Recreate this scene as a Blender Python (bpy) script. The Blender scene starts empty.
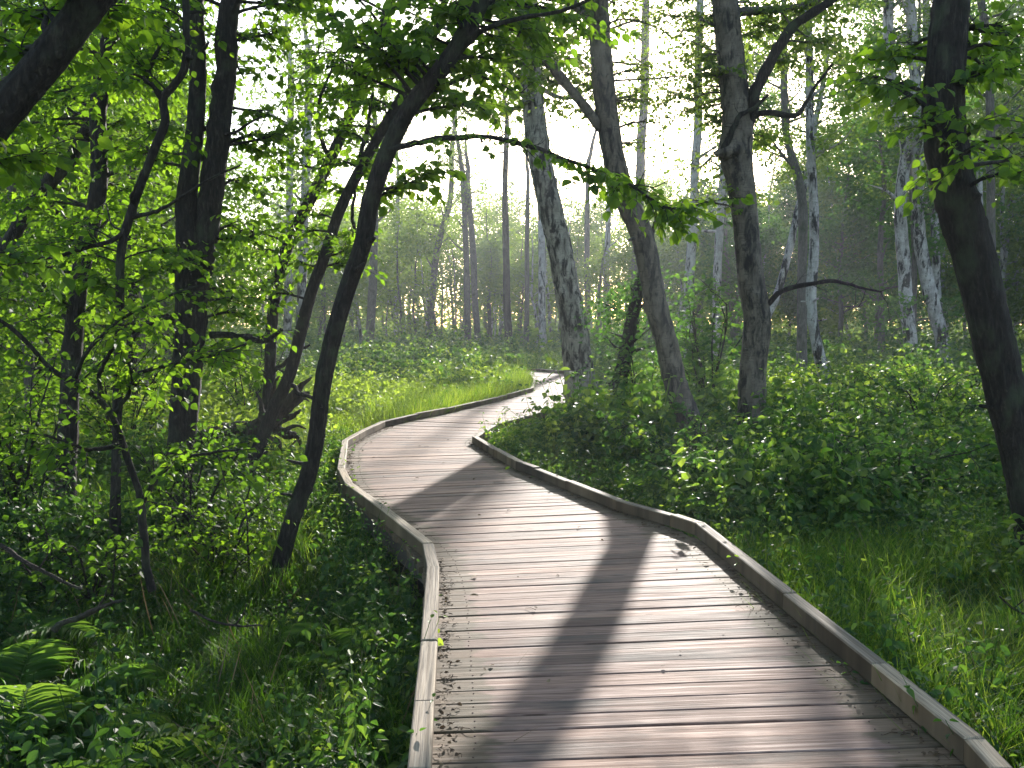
import bpy, math, random
import numpy as np
from mathutils import Vector, noise as mnoise

scene = bpy.context.scene
COL = scene.collection
RNG = np.random.default_rng(7)
random.seed(7)

# ------------------------------------------------------------------ camera
F = 980.0; CX, CY = 512.0, 384.0
CAM = np.array([0.0, 0.0, 1.6])
PITCH = math.atan((CY - 328.0) / F)
FWD = np.array([0, math.cos(PITCH), -math.sin(PITCH)])
UP = np.array([0, math.sin(PITCH), math.cos(PITCH)])

def ray(px, py):
    return FWD + np.array([1.0, 0, 0]) * (px - CX) / F + UP * (CY - py) / F

def at_depth(px, py, Y):
    r = ray(px, py)
    return CAM + r * (Y / r[1])

def on_plane(px, py, z=0.0):
    r = ray(px, py)
    return CAM + r * ((z - CAM[2]) / r[2])

cam_d = bpy.data.cameras.new('camera')
cam = bpy.data.objects.new('camera', cam_d)
COL.objects.link(cam)
cam.location = CAM
cam.rotation_euler = (math.pi / 2 - PITCH, 0, 0)
cam_d.sensor_width = 36.0
cam_d.lens = 36.0 * F / 1024.0
cam_d.clip_end = 3000
scene.camera = cam

# ------------------------------------------------------------------ light
SUN_EL = math.radians(16.5); SUN_AZ = math.radians(9.5)      # azimuth measured from +Y towards +X
SUN = np.array([math.cos(SUN_EL) * math.sin(SUN_AZ), math.cos(SUN_EL) * math.cos(SUN_AZ), math.sin(SUN_EL)])
ld = bpy.data.lights.new('sun', 'SUN'); ld.energy = 4.6; ld.angle = math.radians(0.7); ld.color = (1.0, 0.94, 0.87)
lo = bpy.data.objects.new('sun', ld); COL.objects.link(lo)
lo.rotation_euler = Vector(SUN).to_track_quat('Z', 'Y').to_euler()
lo.location = (20, 60, 40)
w = bpy.data.worlds.new('World'); scene.world = w; w.use_nodes = True
nt = w.node_tree
for n in list(nt.nodes): nt.nodes.remove(n)
out = nt.nodes.new('ShaderNodeOutputWorld'); bg = nt.nodes.new('ShaderNodeBackground')
sky = nt.nodes.new('ShaderNodeTexSky'); sky.sky_type = 'NISHITA'; sky.sun_disc = False
sky.sun_elevation = SUN_EL; sky.sun_rotation = SUN_AZ
sky.air_density = 1.0; sky.dust_density = 1.0; sky.ozone_density = 1.0
bg.inputs['Strength'].default_value = 0.15
nt.links.new(sky.outputs[0], bg.inputs[0]); nt.links.new(bg.outputs[0], out.inputs[0])
scene.view_settings.view_transform = 'Standard'
scene.view_settings.look = 'None'
scene.view_settings.exposure = 1.45
scene.view_settings.gamma = 1.0
cy = scene.cycles
cy.max_bounces = 6; cy.diffuse_bounces = 3; cy.glossy_bounces = 2; cy.transmission_bounces = 4
cy.volume_bounces = 1; cy.transparent_max_bounces = 4
cy.sample_clamp_indirect = 6.0
cy.use_denoising = True

# ------------------------------------------------------------------ materials
def new_mat(name):
    m = bpy.data.materials.new(name); m.use_nodes = True
    t = m.node_tree
    for n in list(t.nodes): t.nodes.remove(n)
    o = t.nodes.new('ShaderNodeOutputMaterial')
    return m, t, o

def ramp(t, fac, stops):
    r = t.nodes.new('ShaderNodeValToRGB')
    els = r.color_ramp.elements
    while len(els) > 2: els.remove(els[-1])
    for i, (p, c) in enumerate(stops):
        e = els[i] if i < 2 else els.new(p)
        e.position = p; e.color = (*c, 1)
    t.links.new(fac, r.inputs[0])
    return r.outputs[0]

def mapped(t, scale, attr=None):
    if attr:
        a = t.nodes.new('ShaderNodeAttribute'); a.attribute_name = attr; src = a.outputs['Vector']
    else:
        a = t.nodes.new('ShaderNodeTexCoord'); src = a.outputs['Object']
    mp = t.nodes.new('ShaderNodeMapping'); mp.inputs['Scale'].default_value = scale
    t.links.new(src, mp.inputs['Vector'])
    return mp.outputs[0]

def noise_tex(t, vec, scale, detail=4, rough=0.55, dist=0.0):
    n = t.nodes.new('ShaderNodeTexNoise')
    n.inputs['Scale'].default_value = scale; n.inputs['Detail'].default_value = detail
    n.inputs['Roughness'].default_value = rough; n.inputs['Distortion'].default_value = dist
    t.links.new(vec, n.inputs['Vector'])
    return n.outputs['Fac']

def mixc(t, fac, a, b, mode='MIX'):
    m = t.nodes.new('ShaderNodeMix'); m.data_type = 'RGBA'; m.blend_type = mode
    for i, v in ((0, fac), (6, a), (7, b)):
        if isinstance(v, (int, float)): m.inputs[i].default_value = v
        elif isinstance(v, tuple): m.inputs[i].default_value = (*v, 1)
        else: t.links.new(v, m.inputs[i])
    return m.outputs[2]

def bump(t, h, strength, dist):
    b = t.nodes.new('ShaderNodeBump'); b.inputs['Strength'].default_value = strength; b.inputs['Distance'].default_value = dist
    t.links.new(h, b.inputs['Height'])
    return b.outputs[0]

def leaf_mat(name, dark, mid, light, trans_gain=(1.5, 1.7, 0.8), tw=0.5, rough=0.5, spec=0.35):
    """a leaf: reflects its own green, lets a yellower green through; tint attribute varies it leaf by leaf"""
    m, t, o = new_mat(name)
    a = t.nodes.new('ShaderNodeAttribute'); a.attribute_name = 'tint'
    c = ramp(t, a.outputs['Fac'], [(0.0, dark), (0.55, mid), (1.0, light)])
    p = t.nodes.new('ShaderNodeBsdfPrincipled')
    t.links.new(c, p.inputs['Base Color'])
    p.inputs['Roughness'].default_value = rough
    p.inputs['Specular IOR Level'].default_value = spec
    tr = t.nodes.new('ShaderNodeBsdfTranslucent')
    tc = mixc(t, 1.0, c, trans_gain, 'MULTIPLY')
    t.links.new(tc, tr.inputs['Color'])
    mx = t.nodes.new('ShaderNodeMixShader'); mx.inputs[0].default_value = tw
    t.links.new(p.outputs[0], mx.inputs[1]); t.links.new(tr.outputs[0], mx.inputs[2])
    t.links.new(mx.outputs[0], o.inputs[0])
    return m

def bark_dark(name, a, b, c, rough=0.85):
    m, t, o = new_mat(name)
    v = mapped(t, (1, 1, 0.22))
    n1 = noise_tex(t, v, 38, 6, 0.65, 0.6)
    n2 = noise_tex(t, mapped(t, (1, 1, 0.7)), 5, 4)
    col = ramp(t, n1, [(0.3, a), (0.55, b), (0.78, c)])
    moss = ramp(t, n2, [(0.52, (0, 0, 0)), (0.72, (1, 1, 1))])
    col = mixc(t, moss, col, (0.05, 0.058, 0.034))
    p = t.nodes.new('ShaderNodeBsdfPrincipled')
    t.links.new(col, p.inputs['Base Color']); p.inputs['Roughness'].default_value = rough
    p.inputs['Specular IOR Level'].default_value = 0.25
    t.links.new(bump(t, n1, 1.0, 0.04), p.inputs['Normal'])
    t.links.new(p.outputs[0], o.inputs[0])
    return m

def bark_birch(name, white, grey, dark, dark_lo, dark_hi, fiss=3.0):
    """pale papery bark with dark rough patches (diamond fissures) and thin horizontal lenticels"""
    m, t, o = new_mat(name)
    vb = mapped(t, (1, 1, 4.5)); vl = mapped(t, (1, 1, 9))
    base = ramp(t, noise_tex(t, mapped(t, (1, 1, 0.6)), 7, 5), [(0.3, grey), (0.62, white)])
    band = ramp(t, noise_tex(t, vl, 6, 4, 0.6), [(0.56, (0, 0, 0)), (0.66, (1, 1, 1))])
    patch = noise_tex(t, mapped(t, (1, 1, 0.34)), fiss, 7, 0.68, 0.5)
    pm = ramp(t, patch, [(dark_lo, (0, 0, 0)), (dark_hi, (1, 1, 1))])
    fine = noise_tex(t, mapped(t, (1, 1, 0.3)), 45, 4, 0.6)
    col = mixc(t, band, base, grey)
    col = mixc(t, pm, col, dark)
    col = mixc(t, 0.35, col, ramp(t, fine, [(0.3, (0.25, 0.25, 0.25)), (0.7, (1, 1, 1))]), 'MULTIPLY')
    p = t.nodes.new('ShaderNodeBsdfPrincipled')
    t.links.new(col, p.inputs['Base Color']); p.inputs['Roughness'].default_value = 0.7
    p.inputs['Specular IOR Level'].default_value = 0.3
    h = mixc(t, 0.5, patch, fine)
    t.links.new(bump(t, h, 0.9, 0.03), p.inputs['Normal'])
    t.links.new(p.outputs[0], o.inputs[0])
    return m

def wood_mat(name, cols, rough=(0.42, 0.7), grain=(1.6, 60, 60), spec=0.4, side=1.0):
    """weathered plank: attribute 'plank' = (along, across, random) in metres; 'tint' per plank"""
    m, t, o = new_mat(name)
    v = mapped(t, grain, 'plank')
    g1 = noise_tex(t, v, 1.0, 6, 0.62, 0.35)
    g2 = noise_tex(t, mapped(t, (5, 260, 50), 'plank'), 1.0, 3, 0.5)
    blot = noise_tex(t, mapped(t, (1.3, 3.0, 31), 'plank'), 1.4, 4, 0.6)
    knot = t.nodes.new('ShaderNodeTexVoronoi'); knot.inputs['Scale'].default_value = 1.0
    t.links.new(mapped(t, (2.4, 9.0, 77), 'plank'), knot.inputs['Vector'])
    col = ramp(t, g1, [(0.28, cols[0]), (0.5, cols[1]), (0.74, cols[2])])
    col = mixc(t, ramp(t, g2, [(0.3, (1, 1, 1)), (0.48, (0, 0, 0))]), col, cols[0])
    a = t.nodes.new('ShaderNodeAttribute'); a.attribute_name = 'tint'
    col = mixc(t, 1.0, col, ramp(t, a.outputs['Fac'], [(0, (0.5, 0.49, 0.5)), (0.5, (0.9, 0.88, 0.88)), (1, (1.35, 1.26, 1.15))]), 'MULTIPLY')
    col = mixc(t, ramp(t, blot, [(0.47, (0, 0, 0)), (0.72, (0.8, 0.8, 0.8))]), col, (0.075, 0.07, 0.06))
    col = mixc(t, ramp(t, knot.outputs['Distance'], [(0.035, (1, 1, 1)), (0.085, (0, 0, 0))]), col, (0.08, 0.055, 0.04))
    pa = t.nodes.new('ShaderNodeAttribute'); pa.attribute_name = 'plank'
    ab = t.nodes.new('ShaderNodeMath'); ab.operation = 'ABSOLUTE'; t.links.new(pa.outputs['Alpha'], ab.inputs[0])
    ad = t.nodes.new('ShaderNodeMath'); ad.operation = 'MULTIPLY_ADD'; t.links.new(blot, ad.inputs[0]); ad.inputs[1].default_value = 0.5; t.links.new(ab.outputs[0], ad.inputs[2])
    col = mixc(t, ramp(t, ad.outputs[0], [(0.96, (0, 0, 0)), (1.0, (0.55, 0.55, 0.55))]), col, (0.075, 0.068, 0.03))
    if side < 1:  # upright faces multiplied darker: shade painted into the timber colour
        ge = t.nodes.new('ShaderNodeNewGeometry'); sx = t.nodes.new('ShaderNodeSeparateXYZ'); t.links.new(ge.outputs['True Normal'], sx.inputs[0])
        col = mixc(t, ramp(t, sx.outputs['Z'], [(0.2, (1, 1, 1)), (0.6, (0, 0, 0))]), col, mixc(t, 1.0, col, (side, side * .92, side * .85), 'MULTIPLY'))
    p = t.nodes.new('ShaderNodeBsdfPrincipled')
    t.links.new(col, p.inputs['Base Color'])
    r = ramp(t, g1, [(0.3, (rough[1],) * 3), (0.7, (rough[0],) * 3)])
    t.links.new(r, p.inputs['Roughness'])
    p.inputs['Specular IOR Level'].default_value = spec
    t.links.new(bump(t, mixc(t, 0.4, g1, g2), 0.55, 0.006), p.inputs['Normal'])
    t.links.new(p.outputs[0], o.inputs[0])
    return m

M = {}
M['deck'] = wood_mat('weathered deck boards', [(0.115, 0.07, 0.05), (0.30, 0.195, 0.145), (0.45, 0.31, 0.235)], (0.62, 0.9), spec=0.11)
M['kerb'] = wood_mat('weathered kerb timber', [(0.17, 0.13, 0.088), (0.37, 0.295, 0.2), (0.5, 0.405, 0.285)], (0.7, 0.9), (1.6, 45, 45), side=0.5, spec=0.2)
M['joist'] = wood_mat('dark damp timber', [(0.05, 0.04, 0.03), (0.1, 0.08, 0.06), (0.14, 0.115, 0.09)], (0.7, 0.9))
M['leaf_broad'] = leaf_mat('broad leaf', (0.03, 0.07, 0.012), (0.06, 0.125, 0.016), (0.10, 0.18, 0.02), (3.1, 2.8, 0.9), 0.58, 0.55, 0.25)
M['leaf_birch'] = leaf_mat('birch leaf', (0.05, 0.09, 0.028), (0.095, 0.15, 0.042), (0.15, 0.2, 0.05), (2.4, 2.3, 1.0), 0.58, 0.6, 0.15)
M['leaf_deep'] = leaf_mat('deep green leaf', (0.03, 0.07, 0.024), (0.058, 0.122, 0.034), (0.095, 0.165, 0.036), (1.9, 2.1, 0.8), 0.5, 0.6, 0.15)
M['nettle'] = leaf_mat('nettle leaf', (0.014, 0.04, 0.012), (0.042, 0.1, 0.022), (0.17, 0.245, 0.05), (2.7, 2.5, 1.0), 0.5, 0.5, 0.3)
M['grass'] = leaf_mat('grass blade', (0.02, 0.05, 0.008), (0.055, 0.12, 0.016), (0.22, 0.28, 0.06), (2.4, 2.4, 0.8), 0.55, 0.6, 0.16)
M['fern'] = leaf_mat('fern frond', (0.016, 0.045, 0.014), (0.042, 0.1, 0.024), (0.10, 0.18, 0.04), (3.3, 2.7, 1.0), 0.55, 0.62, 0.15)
M['litter'] = leaf_mat('dead leaf', (0.05, 0.032, 0.02), (0.12, 0.08, 0.045), (0.24, 0.18, 0.1), (1.2, 1.1, 0.8), 0.15, 0.8, 0.2)
M['bark'] = bark_dark('dark smooth bark', (0.007, 0.006, 0.005), (0.026, 0.021, 0.017), (0.085, 0.073, 0.058))
M['bark_grey'] = bark_dark('grey bark', (0.06, 0.052, 0.045), (0.13, 0.115, 0.1), (0.2, 0.185, 0.165))
M['birch_old'] = bark_birch('old birch bark', (0.36, 0.34, 0.285), (0.16, 0.145, 0.115), (0.018, 0.015, 0.012), 0.46, 0.56, 8.0)
M['birch_mid'] = bark_birch('lichened birch bark', (0.165, 0.14, 0.105), (0.072, 0.06, 0.044), (0.018, 0.015, 0.012), 0.47, 0.6, 9.0)
M['birch'] = bark_birch('white birch bark', (0.5, 0.48, 0.45), (0.25, 0.235, 0.22), (0.02, 0.018, 0.016), 0.5, 0.58, 5.0)
M['dead'] = bark_dark('rotten dead wood', (0.015, 0.011, 0.009), (0.045, 0.033, 0.024), (0.11, 0.085, 0.06), 0.9)

def ground_mat():
    m, t, o = new_mat('woodland floor')
    v = mapped(t, (1, 1, 1))
    n1 = noise_tex(t, v, 0.6, 6, 0.6); n2 = noise_tex(t, v, 14, 5, 0.65)
    col = ramp(t, n2, [(0.3, (0.012, 0.010, 0.007)), (0.5, (0.035, 0.028, 0.018)), (0.75, (0.06, 0.05, 0.03))])
    col = mixc(t, ramp(t, n1, [(0.42, (0, 0, 0)), (0.6, (0.8, 0.8, 0.8))]), col, (0.03, 0.055, 0.018))
    p = t.nodes.new('ShaderNodeBsdfPrincipled'); t.links.new(col, p.inputs['Base Color'])
    p.inputs['Roughness'].default_value = 0.95
    t.links.new(bump(t, n2, 0.8, 0.05), p.inputs['Normal'])
    t.links.new(p.outputs[0], o.inputs[0])
    return m
M['ground'] = ground_mat()

# ------------------------------------------------------------------ mesh buffers
class Buf:
    def __init__(self):
        self.v = []; self.t = []; self.f3 = []; self.f4 = []; self.n = 0; self.pl = []
    def add(self, v, f3=None, f4=None, tint=0.5, plank=None):
        v = np.asarray(v, float).reshape(-1, 3)
        self.v.append(v)
        tt = np.asarray(tint, float)
        self.t.append(np.broadcast_to(tt, (len(v),)).copy() if tt.ndim == 0 else tt)
        pk_ = np.zeros((len(v), 4)) if plank is None else np.asarray(plank, float)
        if pk_.shape[1] == 3: pk_ = np.c_[pk_, np.zeros(len(pk_))]
        self.pl.append(pk_)
        if f3 is not None and len(f3): self.f3.append(np.asarray(f3, np.int64) + self.n)
        if f4 is not None and len(f4): self.f4.append(np.asarray(f4, np.int64) + self.n)
        self.n += len(v)
    def build(self, name, mat, parent=None, smooth=False, loc=None, planks=False):
        me = bpy.data.meshes.new(name)
        if self.n:
            V = np.concatenate(self.v)
            off = np.array(parent['_loc']) if parent is not None else (np.array(loc) if loc is not None else np.zeros(3))
            V = V - off
            f3 = np.concatenate(self.f3) if self.f3 else np.zeros((0, 3), np.int64)
            f4 = np.concatenate(self.f4) if self.f4 else np.zeros((0, 4), np.int64)
            loops = np.concatenate([f3.ravel(), f4.ravel()]).astype(np.int32)
            starts = np.concatenate([np.arange(len(f3)) * 3, len(f3) * 3 + np.arange(len(f4)) * 4]).astype(np.int32)
            me.vertices.add(len(V)); me.vertices.foreach_set('co', V.astype(np.float32).ravel())
            me.loops.add(len(loops)); me.loops.foreach_set('vertex_index', loops)
            me.polygons.add(len(starts)); me.polygons.foreach_set('loop_start', starts)
            me.polygons.foreach_set('use_smooth', np.full(len(starts), smooth, bool))
            a = me.attributes.new('tint', 'FLOAT', 'POINT'); a.data.foreach_set('value', np.concatenate(self.t).astype(np.float32))
            if planks:
                a = me.attributes.new('plank', 'FLOAT_COLOR', 'POINT'); a.data.foreach_set('color', np.concatenate(self.pl).astype(np.float32).ravel())
            me.update(calc_edges=True)
        me.materials.append(mat)
        o = bpy.data.objects.new(name, me); COL.objects.link(o)
        if parent is not None: o.parent = parent
        elif loc is not None: o.location = loc
        return o

def empty(name, loc, label, cat, group=None):
    o = bpy.data.objects.new(name, None); COL.objects.link(o)
    o.location = loc; o['_loc'] = [float(c) for c in loc]
    o['label'] = label; o['category'] = cat
    if group: o['group'] = group
    o.empty_display_size = 0.2
    return o

def tag(o, label, cat, group=None):
    o['label'] = label; o['category'] = cat
    if group: o['group'] = group

def catmull(P, n):
    P = np.asarray(P, float)
    if len(P) < 3:
        t = np.linspace(0, 1, n)[:, None]; return P[0] * (1 - t) + P[-1] * t
    Q = np.vstack([2 * P[0] - P[1], P, 2 * P[-1] - P[-2]])
    s = np.linspace(0, len(P) - 1 - 1e-6, n); i = s.astype(int); t = (s - i)[:, None]
    a, b, c, d = Q[i], Q[i + 1], Q[i + 2], Q[i + 3]
    return 0.5 * ((2 * b) + (c - a) * t + (2 * a - 5 * b + 4 * c - d) * t ** 2 + (3 * b - a - 3 * c + d) * t ** 3)

def tube(buf, P, R, sides=8, rough=0.0, rng=RNG, flare=None, tint=0.5, ridge=0.0, knots=0):
    P = np.asarray(P, float); n = len(P); R = np.asarray(R, float)
    T = np.gradient(P, axis=0); T /= np.linalg.norm(T, axis=1)[:, None] + 1e-9
    ref = np.array([1.0, 0, 0]) if abs(T[0][0]) < 0.8 else np.array([0, 1.0, 0])
    U = np.zeros_like(P); u = ref - T[0] * ref.dot(T[0]); u /= np.linalg.norm(u)
    for i in range(n):
        u = u - T[i] * u.dot(T[i]); u /= np.linalg.norm(u) + 1e-9; U[i] = u
    W = np.cross(T, U)
    a = np.arange(sides) * 2 * math.pi / sides
    rr = R[:, None] * np.ones((1, sides))
    if rough > 0:
        k = rng.normal(0, 1, (n, sides)); k = (k + np.roll(k, 1, 1) + np.roll(k, -1, 1)) / 2
        if n > 3: k[1:-1] = (k[:-2] + 2 * k[1:-1] + k[2:]) / 3
        rr = rr * (1 + rough * k)
    if ridge > 0:
        f_ = 0
        for k in (4, 7, 10, 13, 17):
            wob = np.cumsum(rng.normal(0, .22, n))
            f_ = f_ + np.abs(np.sin((k * a[None] + rng.uniform(0, 6.28) + wob[:, None]) * .5)) / 5
        rr = rr * (1 + ridge * (f_ - .6) * 2)
    for q in range(knots):
        i0 = rng.uniform(n * .1, n * .95); a0 = rng.uniform(0, 6.28); wd = rng.uniform(.16, .34)
        da = np.abs((a[None] - a0 + math.pi) % (2 * math.pi) - math.pi); di = (np.arange(n)[:, None] - i0) * .06 / (R[int(i0)] + .02)
        rr = rr * (1 + rng.uniform(.12, .32) * np.exp(-(da ** 2 + di ** 2 * .6) / wd ** 2))
    V = P[:, None] + rr[..., None] * (np.cos(a)[None, :, None] * U[:, None] + np.sin(a)[None, :, None] * W[:, None])
    i = np.arange(n - 1)[:, None]; j = np.arange(sides)[None]
    q = np.stack([i * sides + j, i * sides + (j + 1) % sides, (i + 1) * sides + (j + 1) % sides, (i + 1) * sides + j], -1).reshape(-1, 4)
    V = np.vstack([V.reshape(-1, 3), P[-1:] + T[-1] * R[-1] * 0.6])
    top = (n - 1) * sides
    f3 = [(top + j_, top + (j_ + 1) % sides, n * sides) for j_ in range(sides)]
    buf.add(V, f3, q, tint)

# leaf shapes: local x = width, y = length, z = normal
LEAF_NEAR = (np.array([[0, 0, 0], [0, .5, -.03], [0, 1.0, -.10], [-.36, .34, .07], [-.27, .68, .03], [.36, .34, .07], [.27, .68, .03]]),
             np.array([[0, 1, 3], [0, 5, 1]]), np.array([[1, 2, 4, 3], [1, 5, 6, 2]]))
LEAF_FINE = (np.array([[0, 0, 0], [0, .33, -.02], [0, .68, -.05], [0, 1.04, -.13], [-.24, .14, .04], [-.39, .38, .08], [-.30, .66, .05], [.24, .14, .04], [.39, .38, .08], [.30, .66, .05], [-.13, .88, -.04], [.13, .88, -.04]]),
             np.array([[0, 1, 4], [0, 7, 1], [2, 3, 10], [2, 11, 3]]), np.array([[1, 5, 4, 4], [1, 2, 6, 5], [1, 8, 9, 2]][1:] ))
LEAF_FINE = (LEAF_FINE[0], np.array([[0, 1, 4], [0, 7, 1], [4, 1, 5], [7, 8, 1], [2, 3, 10], [2, 11, 3], [6, 2, 10], [9, 11, 2]]), np.array([[1, 2, 6, 5], [1, 8, 9, 2]]))
LEAF_NARROW = (np.array([[0, 0, 0], [0, .5, .0], [0, 1.0, -.14], [-.22, .32, .06], [-.15, .68, .02], [.22, .32, .06], [.15, .68, .02]]),
               LEAF_NEAR[1], LEAF_NEAR[2])
LEAF_FAR = (np.array([[0, 0, 0], [.36, .45, .08], [0, 1, -.08], [-.36, .45, .08]]), None, np.array([[0, 1, 2, 3]]))

def unit(a): return a / (np.linalg.norm(a, axis=-1, keepdims=True) + 1e-9)

def leaves(buf, P, D, N, S, shape=LEAF_NEAR, tint=None, rng=RNG):
    if len(P) == 0: return
    P = np.asarray(P, float); D = unit(np.asarray(D, float))
    N = np.asarray(N, float); N = unit(N - D * (N * D).sum(1, keepdims=True)); X = np.cross(D, N)
    lv, f3, f4 = shape
    S = np.broadcast_to(np.asarray(S, float), (len(P),))
    V = P[:, None] + S[:, None, None] * (lv[None, :, 0:1] * X[:, None] + lv[None, :, 1:2] * D[:, None] + lv[None, :, 2:3] * N[:, None])
    k = len(lv); base = (np.arange(len(P)) * k)[:, None, None]
    if tint is None: tint = np.clip(rng.normal(0.5, 0.2, len(P)), 0, 1)
    buf.add(V.reshape(-1, 3), None if f3 is None else (base + f3[None]).reshape(-1, 3), (base + f4[None]).reshape(-1, 4), np.repeat(tint, k))

def rand_dirs(n, rng, zlo=-1, zhi=1):
    z = rng.uniform(zlo, zhi, n); a = rng.uniform(0, 2 * math.pi, n); r = np.sqrt(1 - z * z)
    return np.stack([r * np.cos(a), r * np.sin(a), z], 1)

# ------------------------------------------------------------------ boardwalk lines
KH = 0.105
left_px = [(410, 860), (419, 768), (424, 700), (429, 640), (433, 566), (428, 543), (384, 508), (349, 483), (341, 468), (345, 440),
           (364, 429.5), (383, 421), (417, 413.3), (446, 408), (478, 401), (507, 394.2), (532, 387.6)]
right_px = [(1085, 860), (1003, 768), (975, 738), (880, 663), (790, 593), (700, 523), (674, 514.5), (620, 499.5), (569, 480), (537, 467.5), (519, 461), (496, 448.5), (475, 436)]
L = [on_plane(x, y, KH)[:2] for x, y in left_px]
R = [on_plane(x, y, KH)[:2] for x, y in right_px]
# behind the camera and beyond the plants the walk goes on at the same width
L = [L[0] + (L[0] - L[1]) / np.linalg.norm(L[0] - L[1]) * 4.0] + L
R = [R[0] + np.array([0.55, -4.0])] + R
L += [np.array([0.68, 29.0]), np.array([0.55, 32.5]), np.array([-0.6, 34.4]), np.array([-3.5, 35.0]), np.array([-8.0, 35.2])]
R += [np.array([-0.28, 15.2]), np.array([0.65, 17.9]), np.array([1.6, 21.4]), np.array([2.1, 24.6]), np.array([2.3, 29.0]), np.array([2.1, 33.6]), np.array([1.0, 35.9]), np.array([-3.5, 37.0]), np.array([-8.0, 37.2])]
L = np.array(L); R = np.array(R)

def resample(P, s):
    d = np.r_[0, np.cumsum(np.linalg.norm(np.diff(P, axis=0), axis=1))]
    return np.stack([np.interp(s, d, P[:, k]) for k in range(2)], 1), d

def length(P): return np.linalg.norm(np.diff(P, axis=0), axis=1).sum()

# match the two edges by dynamic time warping so boards stay square across the walk
NS = 900
Lr, _ = resample(L, np.linspace(0, length(L), NS)); Rr, _ = resample(R, np.linspace(0, length(R), NS))
cost = np.linalg.norm(Lr[:, None] - Rr[None], axis=2) ** 2
acc = np.full((NS, NS), 1e18); acc[0, 0] = cost[0, 0]
acc[0] = np.cumsum(cost[0]); acc[:, 0] = np.cumsum(cost[:, 0])
for i in range(1, NS):
    row = acc[i]; prev = acc[i - 1]; ci = cost[i]
    m_ = np.minimum(prev[1:], prev[:-1])
    for j in range(1, NS):
        a_ = row[j - 1]; b_ = m_[j - 1]
        row[j] = ci[j] + (a_ if a_ < b_ else b_)
i = j = NS - 1; path = [(i, j)]
while i or j:
    if i == 0: j -= 1
    elif j == 0: i -= 1
    else:
        k = int(np.argmin([acc[i - 1, j - 1], acc[i - 1, j], acc[i, j - 1]]))
        i, j = (i - 1, j - 1) if k == 0 else ((i - 1, j) if k == 1 else (i, j - 1))
    path.append((i, j))
path = np.array(path[::-1])
PL, PR = Lr[path[:, 0]], Rr[path[:, 1]]
ker = np.hanning(61); ker /= ker.sum()
def smooth(P):
    Q = np.pad(P, ((30, 30), (0, 0)), 'edge'); return np.stack([np.convolve(Q[:, k], ker, 'valid') for k in range(2)], 1)
PLs, PRs = smooth(PL), smooth(PR)
mid = (PLs + PRs) / 2
ds = np.r_[0, np.cumsum(np.linalg.norm(np.diff(mid, axis=0), axis=1))]
keep = np.r_[True, np.diff(ds) > 1e-6]
ds, PLs, PRs, mid = ds[keep], PLs[keep], PRs[keep], mid[keep]
def station(s):
    l = np.array([np.interp(s, ds, PLs[:, k]) for k in range(2)]); r = np.array([np.interp(s, ds, PRs[:, k]) for k in range(2)])
    return l, r
DECK_POLY = np.vstack([L, R[::-1]])

def deck_dist(x, y):
    """signed-ish distance to the walk in plan: negative inside"""
    x = np.atleast_1d(np.asarray(x, float)); y = np.atleast_1d(np.asarray(y, float))
    d = np.full(len(x), 1e9); inside = np.zeros(len(x), bool)
    P = DECK_POLY; n = len(P)
    for k in range(n):
        a, b = P[k], P[(k + 1) % n]; e = b - a
        t = np.clip(((x - a[0]) * e[0] + (y - a[1]) * e[1]) / (e @ e), 0, 1)
        d = np.minimum(d, np.hypot(x - a[0] - t * e[0], y - a[1] - t * e[1]))
        c = (a[1] > y) != (b[1] > y)
        xi = a[0] + (y - a[1]) / (b[1] - a[1] + 1e-12) * e[0]
        inside ^= c & (x < xi)
    return np.where(inside, -d, d)

_h = np.random.default_rng(3); _hk = _h.uniform(0.15, 1.1, (14, 2)) * _h.choice([-1, 1], (14, 2)); _hp = _h.uniform(0, 6.28, 14)
def ground_z(x, y):
    x = np.asarray(x, float); y = np.asarray(y, float)
    z = -0.42 + 0.011 * np.clip(y - 10, 0, 45) + 0.006 * np.clip(y - 55, 0, 200)
    nz = sum(np.sin(x * a + y * b + p) for (a, b), p in zip(_hk, _hp)) / 14
    z = z + nz * 0.16
    z = z - 0.12 * np.exp(-((x + 2.3) ** 2 + (y - 5.5) ** 2) / 3.0)
    return z

def hash01(i): return (math.sin(i * 12.9898) * 43758.5453) % 1.0

# ------------------------------------------------------------------ where the low sun must still come through
def lit_target(x, y):
    x = np.asarray(x, float); y = np.asarray(y, float)
    d = deck_dist(x, y)
    p = np.where((d < 0.15) & (y > 3.2) & (y < 38), 0.995, 0.0)
    p = np.maximum(p, np.where((x < 0.8) & (x > -6.5) & (y > 13.5) & (y < 34), 0.985, 0))
    p = np.maximum(p, np.where((d > 0) & (d < 1.8) & (y > 14) & (y < 22), 0.75, 0))
    p = np.maximum(p, np.where((x < -1.4) & (x > -3.0) & (y > 8.5) & (y < 13.5), 0.75, 0))
    p = np.maximum(p, np.where(np.hypot((x - 6.8) / 3.4, (y - 19) / 4.8) < 1, 0.995, 0))
    p = np.maximum(p, np.where((d > 0) & (x > 1) & (x < 9) & (y > 8) & (y < 17), 0.72, 0))
    p = np.maximum(p, np.where(np.hypot(x + 2.7, y - 8.5) < 0.9, 0.6, 0))
    return p

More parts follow.
